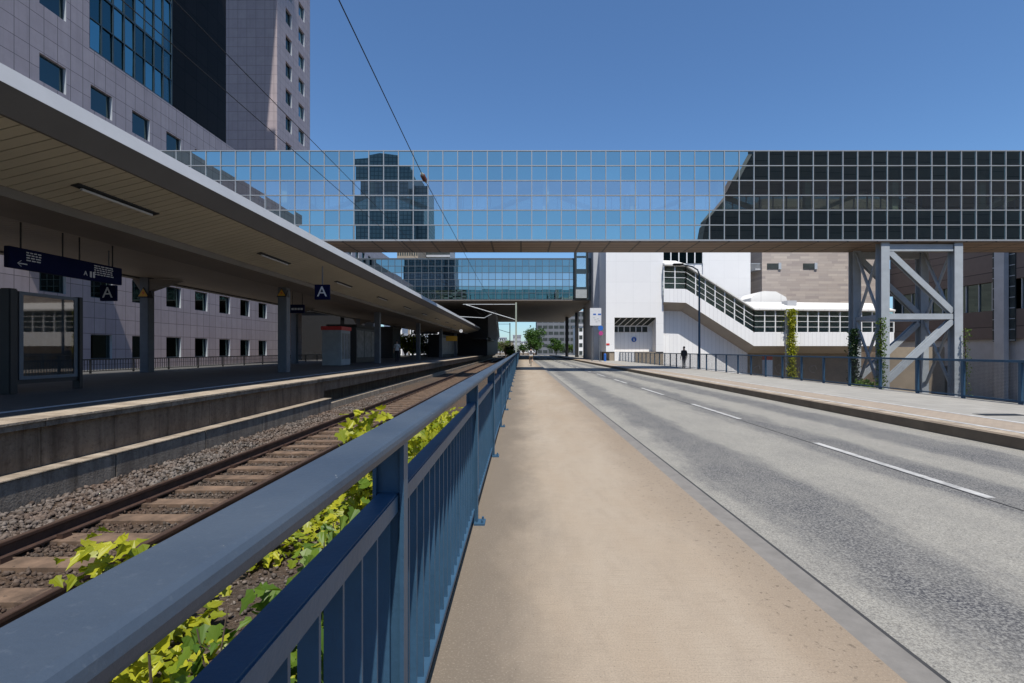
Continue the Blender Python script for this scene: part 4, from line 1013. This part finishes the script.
# ------------------------------------------------------------------ leaves and plants
LEAF = [(0, .0), (-.08, .25), (.16, .50), (.36, .27), (.56, .40), (.66, .18), (1.0, 0)]
def leaf_cloud(pts, sizes, mat, name, parent=None, normal_up=.5, lobed=True, nrm=None):
    V, Fc = [], []
    off = Vector((0, 0, 0)); p = parent
    while p is not None: off += p.location; p = p.parent
    for i, (pt, s) in enumerate(zip(pts, sizes)):
        n = Vector((random.gauss(0, 1), random.gauss(0, 1), random.gauss(0, 1))).normalized() + Vector((0, 0, normal_up * 2))
        if nrm is not None: n += Vector(nrm[i])
        n.normalize()
        a = n.orthogonal().normalized(); a = Matrix.Rotation(random.uniform(0, 6.28), 3, n) @ a
        if lobed: a = (a + Vector((0, 0, -.35))).normalized()
        b = n.cross(a).normalized(); n = a.cross(b); p0 = Vector(pt) - off; o = len(V)
        if lobed:
            L = LEAF; k = len(L); fold = random.uniform(.1, .45); curl = random.uniform(.05, .35)
            for sg_ in (1, -1):
                for u, v in L: V.append(p0 + (a * u + b * (v * sg_) + n * (fold * v - curl * u * u)) * s)
            Fc.append(tuple(range(o, o + k))); Fc.append(tuple(range(o + k, o + 2 * k))[::-1])
        else:
            V += [p0 - a * s * .5, p0 + b * s * .35 + n * s * .08, p0 + a * s * .5, p0 - b * s * .35 + n * s * .08]; Fc.append((o, o + 1, o + 2, o + 3))
    me = bpy.data.meshes.new(name); me.from_pydata([tuple(v) for v in V], [], Fc); me.materials.append(M[mat])
    if lobed:
        bm = bmesh.new(); bm.from_mesh(me); bmesh.ops.remove_doubles(bm, verts=bm.verts, dist=.00005); bm.to_mesh(me); bm.free()
    o = bpy.data.objects.new(name, me); COL.objects.link(o); o.parent = parent; return o
random.seed(11)
# ground ivy
from mathutils import noise as mn
pts, sz = [], []
while len(pts) < 4200:
    x, y = random.uniform(-3.2, -.62), .6 + 15 * random.random() ** 1.4
    v = mn.noise(Vector((x * .9, y * .55, 3.1))) + .5 * mn.noise(Vector((x * 2.6, y * 1.8, 7))) + (.18 if x > -1.5 else 0) - (.25 if x < -2.7 else 0)
    if v > .0 and (x < -1.3 or random.random() < .6):
        pts.append((x, y, -.6 + random.uniform(.03, .20) + max(0, v) * .12)); sz.append(random.uniform(.07, .14) if y < 6 else random.uniform(.05, .12))
tag(leaf_cloud(pts, sz, 'ivy', 'ground_ivy', None, 1.1), 'lime green ivy creeping over the gravel between railing and track', 'ivy', None, 'stuff')
def ivy_clump(label, X, Y, rx, ry, z0, z1, n, s0, s1, mat='ivy', st_top=1.0):
    o = thing('ivy_plant', label, 'plant', (X, Y, -.6), 'ivy plants behind the railing')
    P, Sz, st = [], [], MB()
    for k in range(7):
        a = (X + random.uniform(-.2, .2) * rx, Y + random.uniform(-.3, .3) * ry, -.6); b = (X + random.uniform(-.7, .7) * rx, Y + random.uniform(-.7, .7) * ry, (z0 + (z1 - z0) * random.uniform(.6, 1)) * st_top)
        c_ = tuple((u + v) / 2 + random.uniform(-.06, .06) for u, v in zip(a, b)); st.tube([a, c_, b], .008, 5, .003)
        for _ in range(n // 7):
            u = random.random() ** .45
            q = Vector(a).lerp(Vector(b), u) + Vector((random.gauss(0, .33) * rx, random.gauss(0, .33) * ry, random.gauss(0, .06)))
            if q.x > -.56: q.x = -.56 - random.random() * .1
            q.z = min(q.z / st_top, z1 - .03 * random.random())
            P.append(q); Sz.append(random.uniform(s0, s1))
    st.build('stem', 'bark', o)
    leaf_cloud(P, Sz, mat, 'foliage', o, .6)
ivy_clump('lime ivy rising over the handrail at the lower left', -1.20, 1.46, .15, .06, .86, 1.055, 420, .035, .058, 'ivy', .94)
ivy_clump('bushy lime ivy showing above the handrail halfway along it', -1.14, 3.75, .22, .42, .35, 1.14, 850, .055, .095, 'ivy', .95)
ivy_clump('smaller lime ivy seen through the railing past the first post', -1.15, 5.7, .35, .9, -.1, .88, 800, .06, .11)
ivy_clump('dark green ivy low behind the nearest balusters', -.9, 2.3, .25, .7, -.4, .75, 620, .06, .10, 'vine')
ivy_clump('green ivy at the bottom left under the handrail', -1.15, 1.95, .25, .35, -.4, .60, 260, .05, .085, 'vine')  # darker leaf colour carries the shade under the handrail
ivy_clump('low ivy tuft farther along the railing', -1.2, 8.6, .4, 1.3, -.5, .55, 200, .08, .13)
def climber(label, X, Y, z0, z1, rx, n, s, mat):
    o = thing('climbing_vine', label, 'vine', (X, Y, z0), 'climbing vines on the right')
    MB().tube([(X, Y, z0), (X + .05, Y, (z0 + z1) / 2), (X, Y, z1)], .04, 5).build('stem', 'bark', o)
    P = []
    for _ in range(n):
        u = random.random(); wd = rx * (.5 + .7 * abs(math.sin(u * 9 + X)))
        P.append((X + random.gauss(0, .5) * wd, Y + random.gauss(-.1, .2), z0 + (z1 - z0) * u))
    leaf_cloud(P, [s * random.uniform(.7, 1.3) for _ in P], mat, 'foliage', o, .2, False)
climber('bright green vine climbing the white gallery front', PX(791.5, 68.7), 68.7, PITZ, PZ(309, 68.7), .55, 3600, .22, 'ivy')
climber('dark ivy column on the rear left leg of the steel pylon', PX(855, 38), 38.2, PITZ, PZ(329, 38.2), .30, 3200, .15, 'dkivy')
climber('yellow green vine on the front left leg of the steel pylon', PX(880.5, 35.5), 35.5, PITZ, PZ(318, 35.5), .22, 1500, .14, 'vine')
climber('thin yellow vine trailing up the front right leg of the pylon', PX(965, 35.5), 35.5, PITZ, PZ(328, 35.5), .11, 420, .12, 'vine')
def bush(name, label, cat, X, Y, z0, r, h, n, s, mat, group=None, trunk=None):
    o = thing(name, label, cat, (X, Y, z0), group)
    th = trunk if trunk else h * .15
    tb = MB().tube([(X, Y, z0), (X + .1, Y, z0 + th), (X, Y, z0 + h * .75)], r * .07 + .03, 7, .03)
    lobes = []
    for k in range(9):
        a, e = random.uniform(0, 6.28), random.uniform(.1, 1)
        c_ = Vector((X + math.cos(a) * r * .6 * random.uniform(.4, 1), Y + math.sin(a) * r * .6 * random.uniform(.4, 1), z0 + th + (h - th) * (.15 + .68 * e)))
        lobes.append((c_, r * random.uniform(.32, .5))); tb.tube([(X, Y, z0 + th * .9), c_], r * .03 + .015, 5, .015)
    tb.build('trunk', 'bark', o)
    P = []
    for _ in range(n):
        c_, q = random.choice(lobes); d = Vector((random.gauss(0, 1), random.gauss(0, 1), random.gauss(0, .8))).normalized() * q * (random.random() ** .45) * random.uniform(.8, 1.15)
        P.append(c_ + d)
    leaf_cloud(P, [s * random.uniform(.6, 1.4) for _ in P], mat, 'crown', o, .3, False)
T = 'trees beyond the rear bridge'
bush('street_tree', 'round dark green tree standing beyond the rear bridge', 'tree', PX(536, 172), 172, -.7, 5.4, 9.4, 3600, .55, 'tree', T, 2.4)
bush('street_tree', 'second green tree in front of the grey office block', 'tree', PX(556, 180), 180, -.7, 3.3, 6.4, 1800, .5, 'tree', T, 1.8)
bush('street_tree', 'smaller tree at the left of the round dark green tree', 'tree', PX(533, 168), 168, -.7, 2.6, 6.8, 1400, .45, 'tree', T, 1.8)
bush('shrub', 'dry purplish shrub beside the railing end', 'shrub', -2.3, 104, -.7, 1.5, 3.4, 700, .3, 'shrub', 'shrubs beside the far track')
bush('shrub', 'green shrub among the far tracks under the distant mast', 'shrub', -1.7, 92, -.7, 1.0, 2.6, 600, .25, 'vine', 'shrubs beside the far track')
bush('shrub', 'pale shrub left of the purplish shrub by the track', 'shrub', -4.6, 150, -.7, 3.0, 5.0, 800, .4, 'shrub', 'shrubs beside the far track')
bush('shrub', 'dark bush spilling round the foot of the pylon behind the fence', 'shrub', 24.4, 34.6, PITZ, 1.3, 5.9, 1300, .22, 'vine')
T2 = 'low trees in the gap under the rear bridge'
for lab, x, Y, r_, h_, m_ in (('pale green tree left of the mast under the rear bridge', 506, 190, 3.2, 6.2, 'vine'), ('low hedge like tree just right of the mast', 523, 200, 3.2, 4.6, 'tree'),
                          ('low tree before the grey office block right part', 566, 205, 3.4, 5.0, 'tree'), ('tree beside the thin dark pillar under the rear bridge', 573, 190, 2.4, 4.6, 'vine'), ('far grey green tree next to the station hall', 500, 240, 4.5, 7.5, 'tree')):
    bush('far_tree', lab, 'tree', PX(x, Y), Y, -.7, r_, h_, 900, .5, m_, T2, 1.2)
for i, (x, Y, h) in enumerate(((367, 150, 9), (391, 160, 11), (405, 112, 5), (412, 118, 6), (428, 110, 5))):
    bush('park_tree', ['light green tree glimpsed left of the shelter', 'green tree glimpsed behind the person in white', 'bright bush glimpsed right of the person in white', 'tree glimpsed between the far canopy columns', 'bush glimpsed beside the stair enclosure'][i], 'tree', PX(x, Y), Y, -.7, 4, h, 1000, .6, 'ivy' if i in (0, 2) else 'tree', 'trees glimpsed under the canopy', 1.5)

# ------------------------------------------------------------------ far buildings
def far_block(name, label, cat, x0, x1, Y, ytop, wall, cols, rows, wf=.6, hf=.5, dep=20, win='winback', z0=-.7, group=None):
    X0, X1, zt = PX(x0, Y), PX(x1, Y), PZ(ytop, Y)
    o = thing(name, label, cat, ((X0 + X1) / 2, Y, z0), group)
    wl = MB().box(X0, X1, Y, Y + dep, z0, zt).build('wall', wall, o)
    cw, rh = (X1 - X0) / cols, (zt - z0) / rows
    if cols * rows <= 100:
        for i in range(cols):
            for j in range(rows):
                xc, zc = X0 + cw * (i + .5), z0 + rh * (j + .55)
                MB().box(xc - cw * wf / 2, xc + cw * wf / 2, Y - .06, Y - .002, zc - rh * hf / 2, zc + rh * hf / 2).build('window', win, o)
    MB().box(X0 - .3, X1 + .3, Y - .3, Y + dep, zt + .002, zt + .6).build('roof', 'greyrender', o)
far_block('grey_office_block', 'grey office block with rows of dark windows beyond the trees', 'building', 537, 592, 230, 312, 'officegrey', 10, 7, .82, .5, 20)
far_block('white_house', 'white building seen between the dark pillars at the road end', 'building', 578, 606, 160, 326, 'white', 5, 4, .6, .5, 15)
far_block('beige_high_rise', 'beige high rise with window rows peeking above the rear bridge', 'building', 397, 418, 240, 238, 'beige', 9, 11, .6, .42, 20)
far_block('grey_high_rise', 'grey banded high rise right of the beige one above the rear bridge', 'building', 418.5, 450, 262, 242, 'greyrender', 1, 24, 1.0, .5, 20, 'winback')
for i, (a, b, Y, yt, wl) in enumerate(((497, 506, 420, 338, 'greyrender'), (506, 513, 400, 341, 'beige'), (513, 521, 440, 335.5, 'greyrender'), (521, 530, 410, 342, 'white'), (480, 497, 430, 336, 'beige'), (530, 541, 390, 340, 'greyrender'))):
    far_block('city_house', ['grey city block at the far left of the gap under the rear bridge', 'low beige city house beside the far grey block', 'tall grey city block behind the mast', 'low white city house right of the mast', 'wide beige city block behind the station hall', 'grey city house behind the round tree'][i], 'building', a, b, Y, yt, wl, 4, 4, .5, .45, 20, group='distant city houses')
lowb = [(352, 372, 175, 322), (384, 402, 190, 325), (410, 424, 185, 318), (428, 446, 180, 324)]
for i, (a, b, Y, yt) in enumerate(lowb):
    far_block('pale_house', ['pale house glimpsed left of the dark shelter', 'pale house glimpsed behind the person on the platform', 'pale house glimpsed behind the third canopy column', 'pale house glimpsed near the stair enclosure'][i], 'building', a, b, Y, yt, 'white', 4, 4, .5, .5, 10, group='houses glimpsed under the canopy')
# white van
vn = thing('white_van', 'small white van at the far end of the track beside the mast', 'van', (PX(516, 130), 130, -.6))
vx = PX(516.5, 130)
MB().prism([(130, -.2), (134.6, -.2), (134.6, 1.5), (131.6, 1.5), (130.9, .75), (130, .6)], 'x', vx - .9, vx + .9).build('body', 'white', vn, .05)
MB().hexa([(vx - .75, 130.88, .72), (vx + .75, 130.88, .72), (vx + .7, 131.5, 1.4), (vx - .7, 131.5, 1.4), (vx - .75, 130.9, .75), (vx + .75, 130.9, .75), (vx + .7, 131.55, 1.43), (vx - .7, 131.55, 1.43)]).build('windscreen', 'winback', vn)
for yy_ in (130.8, 133.8):
    for s_ in (-1, 1): MB().tube([(vx + s_ * .7, yy_, -.28), (vx + s_ * .93, yy_, -.28)], .32, 14).build('wheel', 'rubber', vn)

# ------------------------------------------------------------------ people
def skin_body(name, joints, edges, mats, colour, parent, hair=True):
    """joints: name -> (xyz, radius); one continuous skinned surface, coloured by colour(centre)"""
    ks = list(joints); off = Vector((0, 0, 0)); p = parent
    while p is not None: off += p.location; p = p.parent
    me = bpy.data.meshes.new('b'); me.from_pydata([tuple(Vector(joints[k][0]) - off) for k in ks], [(ks.index(a), ks.index(b)) for a, b in edges], [])
    ob_ = bpy.data.objects.new('b', me); COL.objects.link(ob_)
    sm = ob_.modifiers.new('s', 'SKIN'); sm.use_smooth_shade = True
    for i, k in enumerate(ks):
        r_ = joints[k][1]; r_ = (r_, r_) if isinstance(r_, (int, float)) else r_
        me.skin_vertices[0].data[i].radius = r_; me.skin_vertices[0].data[i].use_root = (k == 'pelvis')
    ss = ob_.modifiers.new('u', 'SUBSURF'); ss.levels = 2
    bpy.context.view_layer.update()
    m2 = bpy.data.meshes.new_from_object(ob_.evaluated_get(bpy.context.evaluated_depsgraph_get())); bpy.data.objects.remove(ob_)
    m2.materials.clear()
    for m in mats: m2.materials.append(M[m])
    for pl in m2.polygons: pl.material_index = colour(pl.center + off); pl.use_smooth = True
    m2.name = name; o = bpy.data.objects.new(name, m2); COL.objects.link(o); o.parent = parent; return o
def stand(label, X, Y, z0, H, top, legs, fx=0, arm='side', shoe='rubber', face=-1, cat='person', bulk=1.0):
    """standing figure; face -1 looks towards the viewer, +1 away"""
    o = thing('person', label, cat, (X, Y, z0)); k = H / 1.75
    P = lambda x, y, z: (X + x * k, Y + y * k * face, z0 + z * k)
    J = {'pelvis': (P(0, 0, .93), (.15 * k, .11 * k)), 'waist': (P(0, 0, 1.12), (.135 * k * bulk, .10 * k * bulk)), 'chest': (P(0, 0, 1.32), (.165 * k * bulk, .115 * k * bulk)), 'neck': (P(0, .0, 1.47), .055 * k), 'jaw': (P(0, .03, 1.57), .075 * k), 'skull': (P(0, .01, 1.66), .09 * k), 'nose': (P(0, .125, 1.6), .012 * k)}
    E_ = [('pelvis', 'waist'), ('waist', 'chest'), ('chest', 'neck'), ('neck', 'jaw'), ('jaw', 'skull'), ('jaw', 'nose')]
    for s_, n in ((-1, 'l'), (1, 'r')):
        st = .10 * s_
        J.update({'sh' + n: (P(.19 * s_, 0, 1.39), .06 * k), 'el' + n: (P(.23 * s_, -.03, 1.10), .042 * k), 'wr' + n: (P(.24 * s_, .06, .87), .03 * k), 'ha' + n: (P(.24 * s_, .09, .77), (.035 * k, .018 * k)), 'fi' + n: (P(.235 * s_, .10, .69), .012 * k), 'th' + n: (P(.22 * s_, .135, .77), .010 * k),
                  'hip' + n: (P(.09 * s_, 0, .88), .09 * k), 'kn' + n: (P(.10 * s_, .03 + st, .48), .06 * k), 'an' + n: (P(.10 * s_, -.02 + st, .09), .042 * k), 'toe' + n: (P(.11 * s_, .14 + st, .04), .035 * k)})
        E_ += [('chest', 'sh' + n), ('sh' + n, 'el' + n), ('el' + n, 'wr' + n), ('wr' + n, 'ha' + n), ('ha' + n, 'fi' + n), ('ha' + n, 'th' + n), ('pelvis', 'hip' + n), ('hip' + n, 'kn' + n), ('kn' + n, 'an' + n), ('an' + n, 'toe' + n)]
    def colr(c):
        z = (c.z - z0) / k; dx = abs(c.x - X) / k
        if z > 1.47: return 0
        if z < .10: return 3
        if dx > .17 and z < (.86 if arm == 'long' else 1.12) and z > .6: return 0
        return 1 if z > .93 else 2
    b = skin_body('body', J, E_, ['skin', top, legs, shoe], colr, o)
    MB().ell(P(0, -.02, 1.69), (.095 * k, .105 * k, .085 * k)).build('hair', 'hair', b, smooth=True)
    return o
stand('person in a white shirt and dark trousers standing on the platform', PX(397, 42.5), 42.5, .577, 1.85, 'shirt', 'navy')
stand('person all in black standing by the mesh fence', PX(684, 40.5), 40.5, .1, 1.78, 'coat', 'navy', arm='long', face=1, bulk=1.35)
stand('person in a pale top waiting under the rear bridge', PX(591, 86), 86, .1, 1.72, 'shirt', 'navy')
# cyclist riding away
CYX, CYY = 1.0, 50.0
bk = thing('bicycle', 'dark bicycle ridden along the tan sidewalk', 'bicycle', (CYX, CYY, 0))
def wheel(yc):
    mb = MB(); n = 20
    ring = [(CYX, yc + .33 * math.cos(2 * math.pi * i / n), .345 + .33 * math.sin(2 * math.pi * i / n)) for i in range(n + 1)]
    mb.tube(ring, .018, 6); wo = mb.build('wheel', 'rubber', bk)
    sp_ = MB()
    for i in range(8): a = math.pi * i / 8; sp_.bar((CYX, yc - .32 * math.cos(a), .345 - .32 * math.sin(a)), (CYX, yc + .32 * math.cos(a), .345 + .32 * math.sin(a)), .004, .004, (1, 0, 0))
    sp_.build('spokes', 'steel', wo)
wheel(CYY - .52); wheel(CYY + .52)
A, Bb, C_, Dd, R0, R1 = (CYX, CYY - .2, .82), (CYX, CYY - .08, .30), (CYX, CYY + .34, .86), (CYX, CYY + .33, .78), (CYX, CYY - .52, .345), (CYX, CYY + .52, .345)
MB().tube([A, Bb], .018, 6).tube([Bb, Dd], .02, 6).tube([A, C_], .018, 6).tube([Bb, R0], .013, 6).tube([A, R0], .011, 6).tube([C_, (CYX, CYY + .31, .96)], .016, 6).tube([Dd, R1], .015, 6).build('frame', 'darkmetal', bk)
MB().tube([(CYX - .3, CYY + .22, 1.02), (CYX - .1, CYY + .32, .98), (CYX + .1, CYY + .32, .98), (CYX + .3, CYY + .22, 1.02)], .014, 6).build('handlebar', 'darkmetal', bk)
MB().ell((CYX, CYY - .24, .93), (.08, .14, .035)).tube([A, (CYX, CYY - .22, .92)], .014, 6).build('saddle', 'rubber', bk)
MB().tube([(CYX - .12, CYY + .06, .22), (CYX - .12, CYY - .02, .26), (CYX + .12, CYY - .14, .36), (CYX + .12, CYY - .22, .40)], .014, 6).build('crank', 'steel', bk)
cy = thing('person', 'cyclist in a white shirt and shorts riding away on the sidewalk', 'person', (CYX, CYY - .2, .93))
Q = lambda x, y, z: (CYX + x, CYY + y, z)
J = {'pelvis': (Q(0, -.24, 1.02), (.15, .12)), 'waist': (Q(0, -.14, 1.2), (.14, .11)), 'chest': (Q(0, .0, 1.42), (.175, .12)), 'neck': (Q(0, .06, 1.57), .055), 'jaw': (Q(0, .10, 1.66), .075), 'skull': (Q(0, .08, 1.74), .095), 'nose': (Q(0, .2, 1.69), .012)}
E_ = [('pelvis', 'waist'), ('waist', 'chest'), ('chest', 'neck'), ('neck', 'jaw'), ('jaw', 'skull'), ('jaw', 'nose')]
for s_, n, ky, kz, ay, az in ((-1, 'l', .2, .70, .06, .30), (1, 'r', .14, .84, -.2, .48)):
    J.update({'sh' + n: (Q(.2 * s_, .02, 1.47), .06), 'el' + n: (Q(.31 * s_, .1, 1.22), .043), 'wr' + n: (Q(.28 * s_, .2, 1.06), .03), 'ha' + n: (Q(.27 * s_, .25, 1.045), .03), 'hip' + n: (Q(.1 * s_, -.2, .99), .095), 'kn' + n: (Q(.13 * s_, ky, kz), .065), 'an' + n: (Q(.12 * s_, ay, az), .042), 'toe' + n: (Q(.12 * s_, ay + .16, az - .05), .035)})
    E_ += [('chest', 'sh' + n), ('sh' + n, 'el' + n), ('el' + n, 'wr' + n), ('wr' + n, 'ha' + n), ('pelvis', 'hip' + n), ('hip' + n, 'kn' + n), ('kn' + n, 'an' + n), ('an' + n, 'toe' + n)]
def colr(c):
    x, y, z = abs(c.x - CYX), c.y - CYY, c.z
    if z > 1.58: return 0
    if x > .22 and z < 1.3 and y > .0: return 0
    if z > 1.05: return 1
    if z > .74: return 2
    return 3 if z < .36 else 0
b = skin_body('body', J, E_, ['skin', 'shirt', 'shorts', 'rubber'], colr, cy)
MB().ell(Q(0, .07, 1.77), (.1, .11, .085)).build('hair', 'hair', b, smooth=True)
bp = thing('backpack', 'dark grey backpack worn by the cyclist', 'backpack', Q(0, -.16, 1.4))
MB().hexa([Q(-.15, -.30, 1.18), Q(.15, -.30, 1.18), Q(.15, -.13, 1.16), Q(-.15, -.13, 1.16), Q(-.13, -.19, 1.55), Q(.13, -.19, 1.55), Q(.13, -.06, 1.55), Q(-.13, -.06, 1.55)]).build('sack', 'pack', bp, .04)
for s_ in (-1, 1): MB().tube([Q(.1 * s_, -.08, 1.54), Q(.11 * s_, .05, 1.575), Q(.12 * s_, .13, 1.45), Q(.13 * s_, .02, 1.25)], .018, 5).build('strap', 'pack', bp)
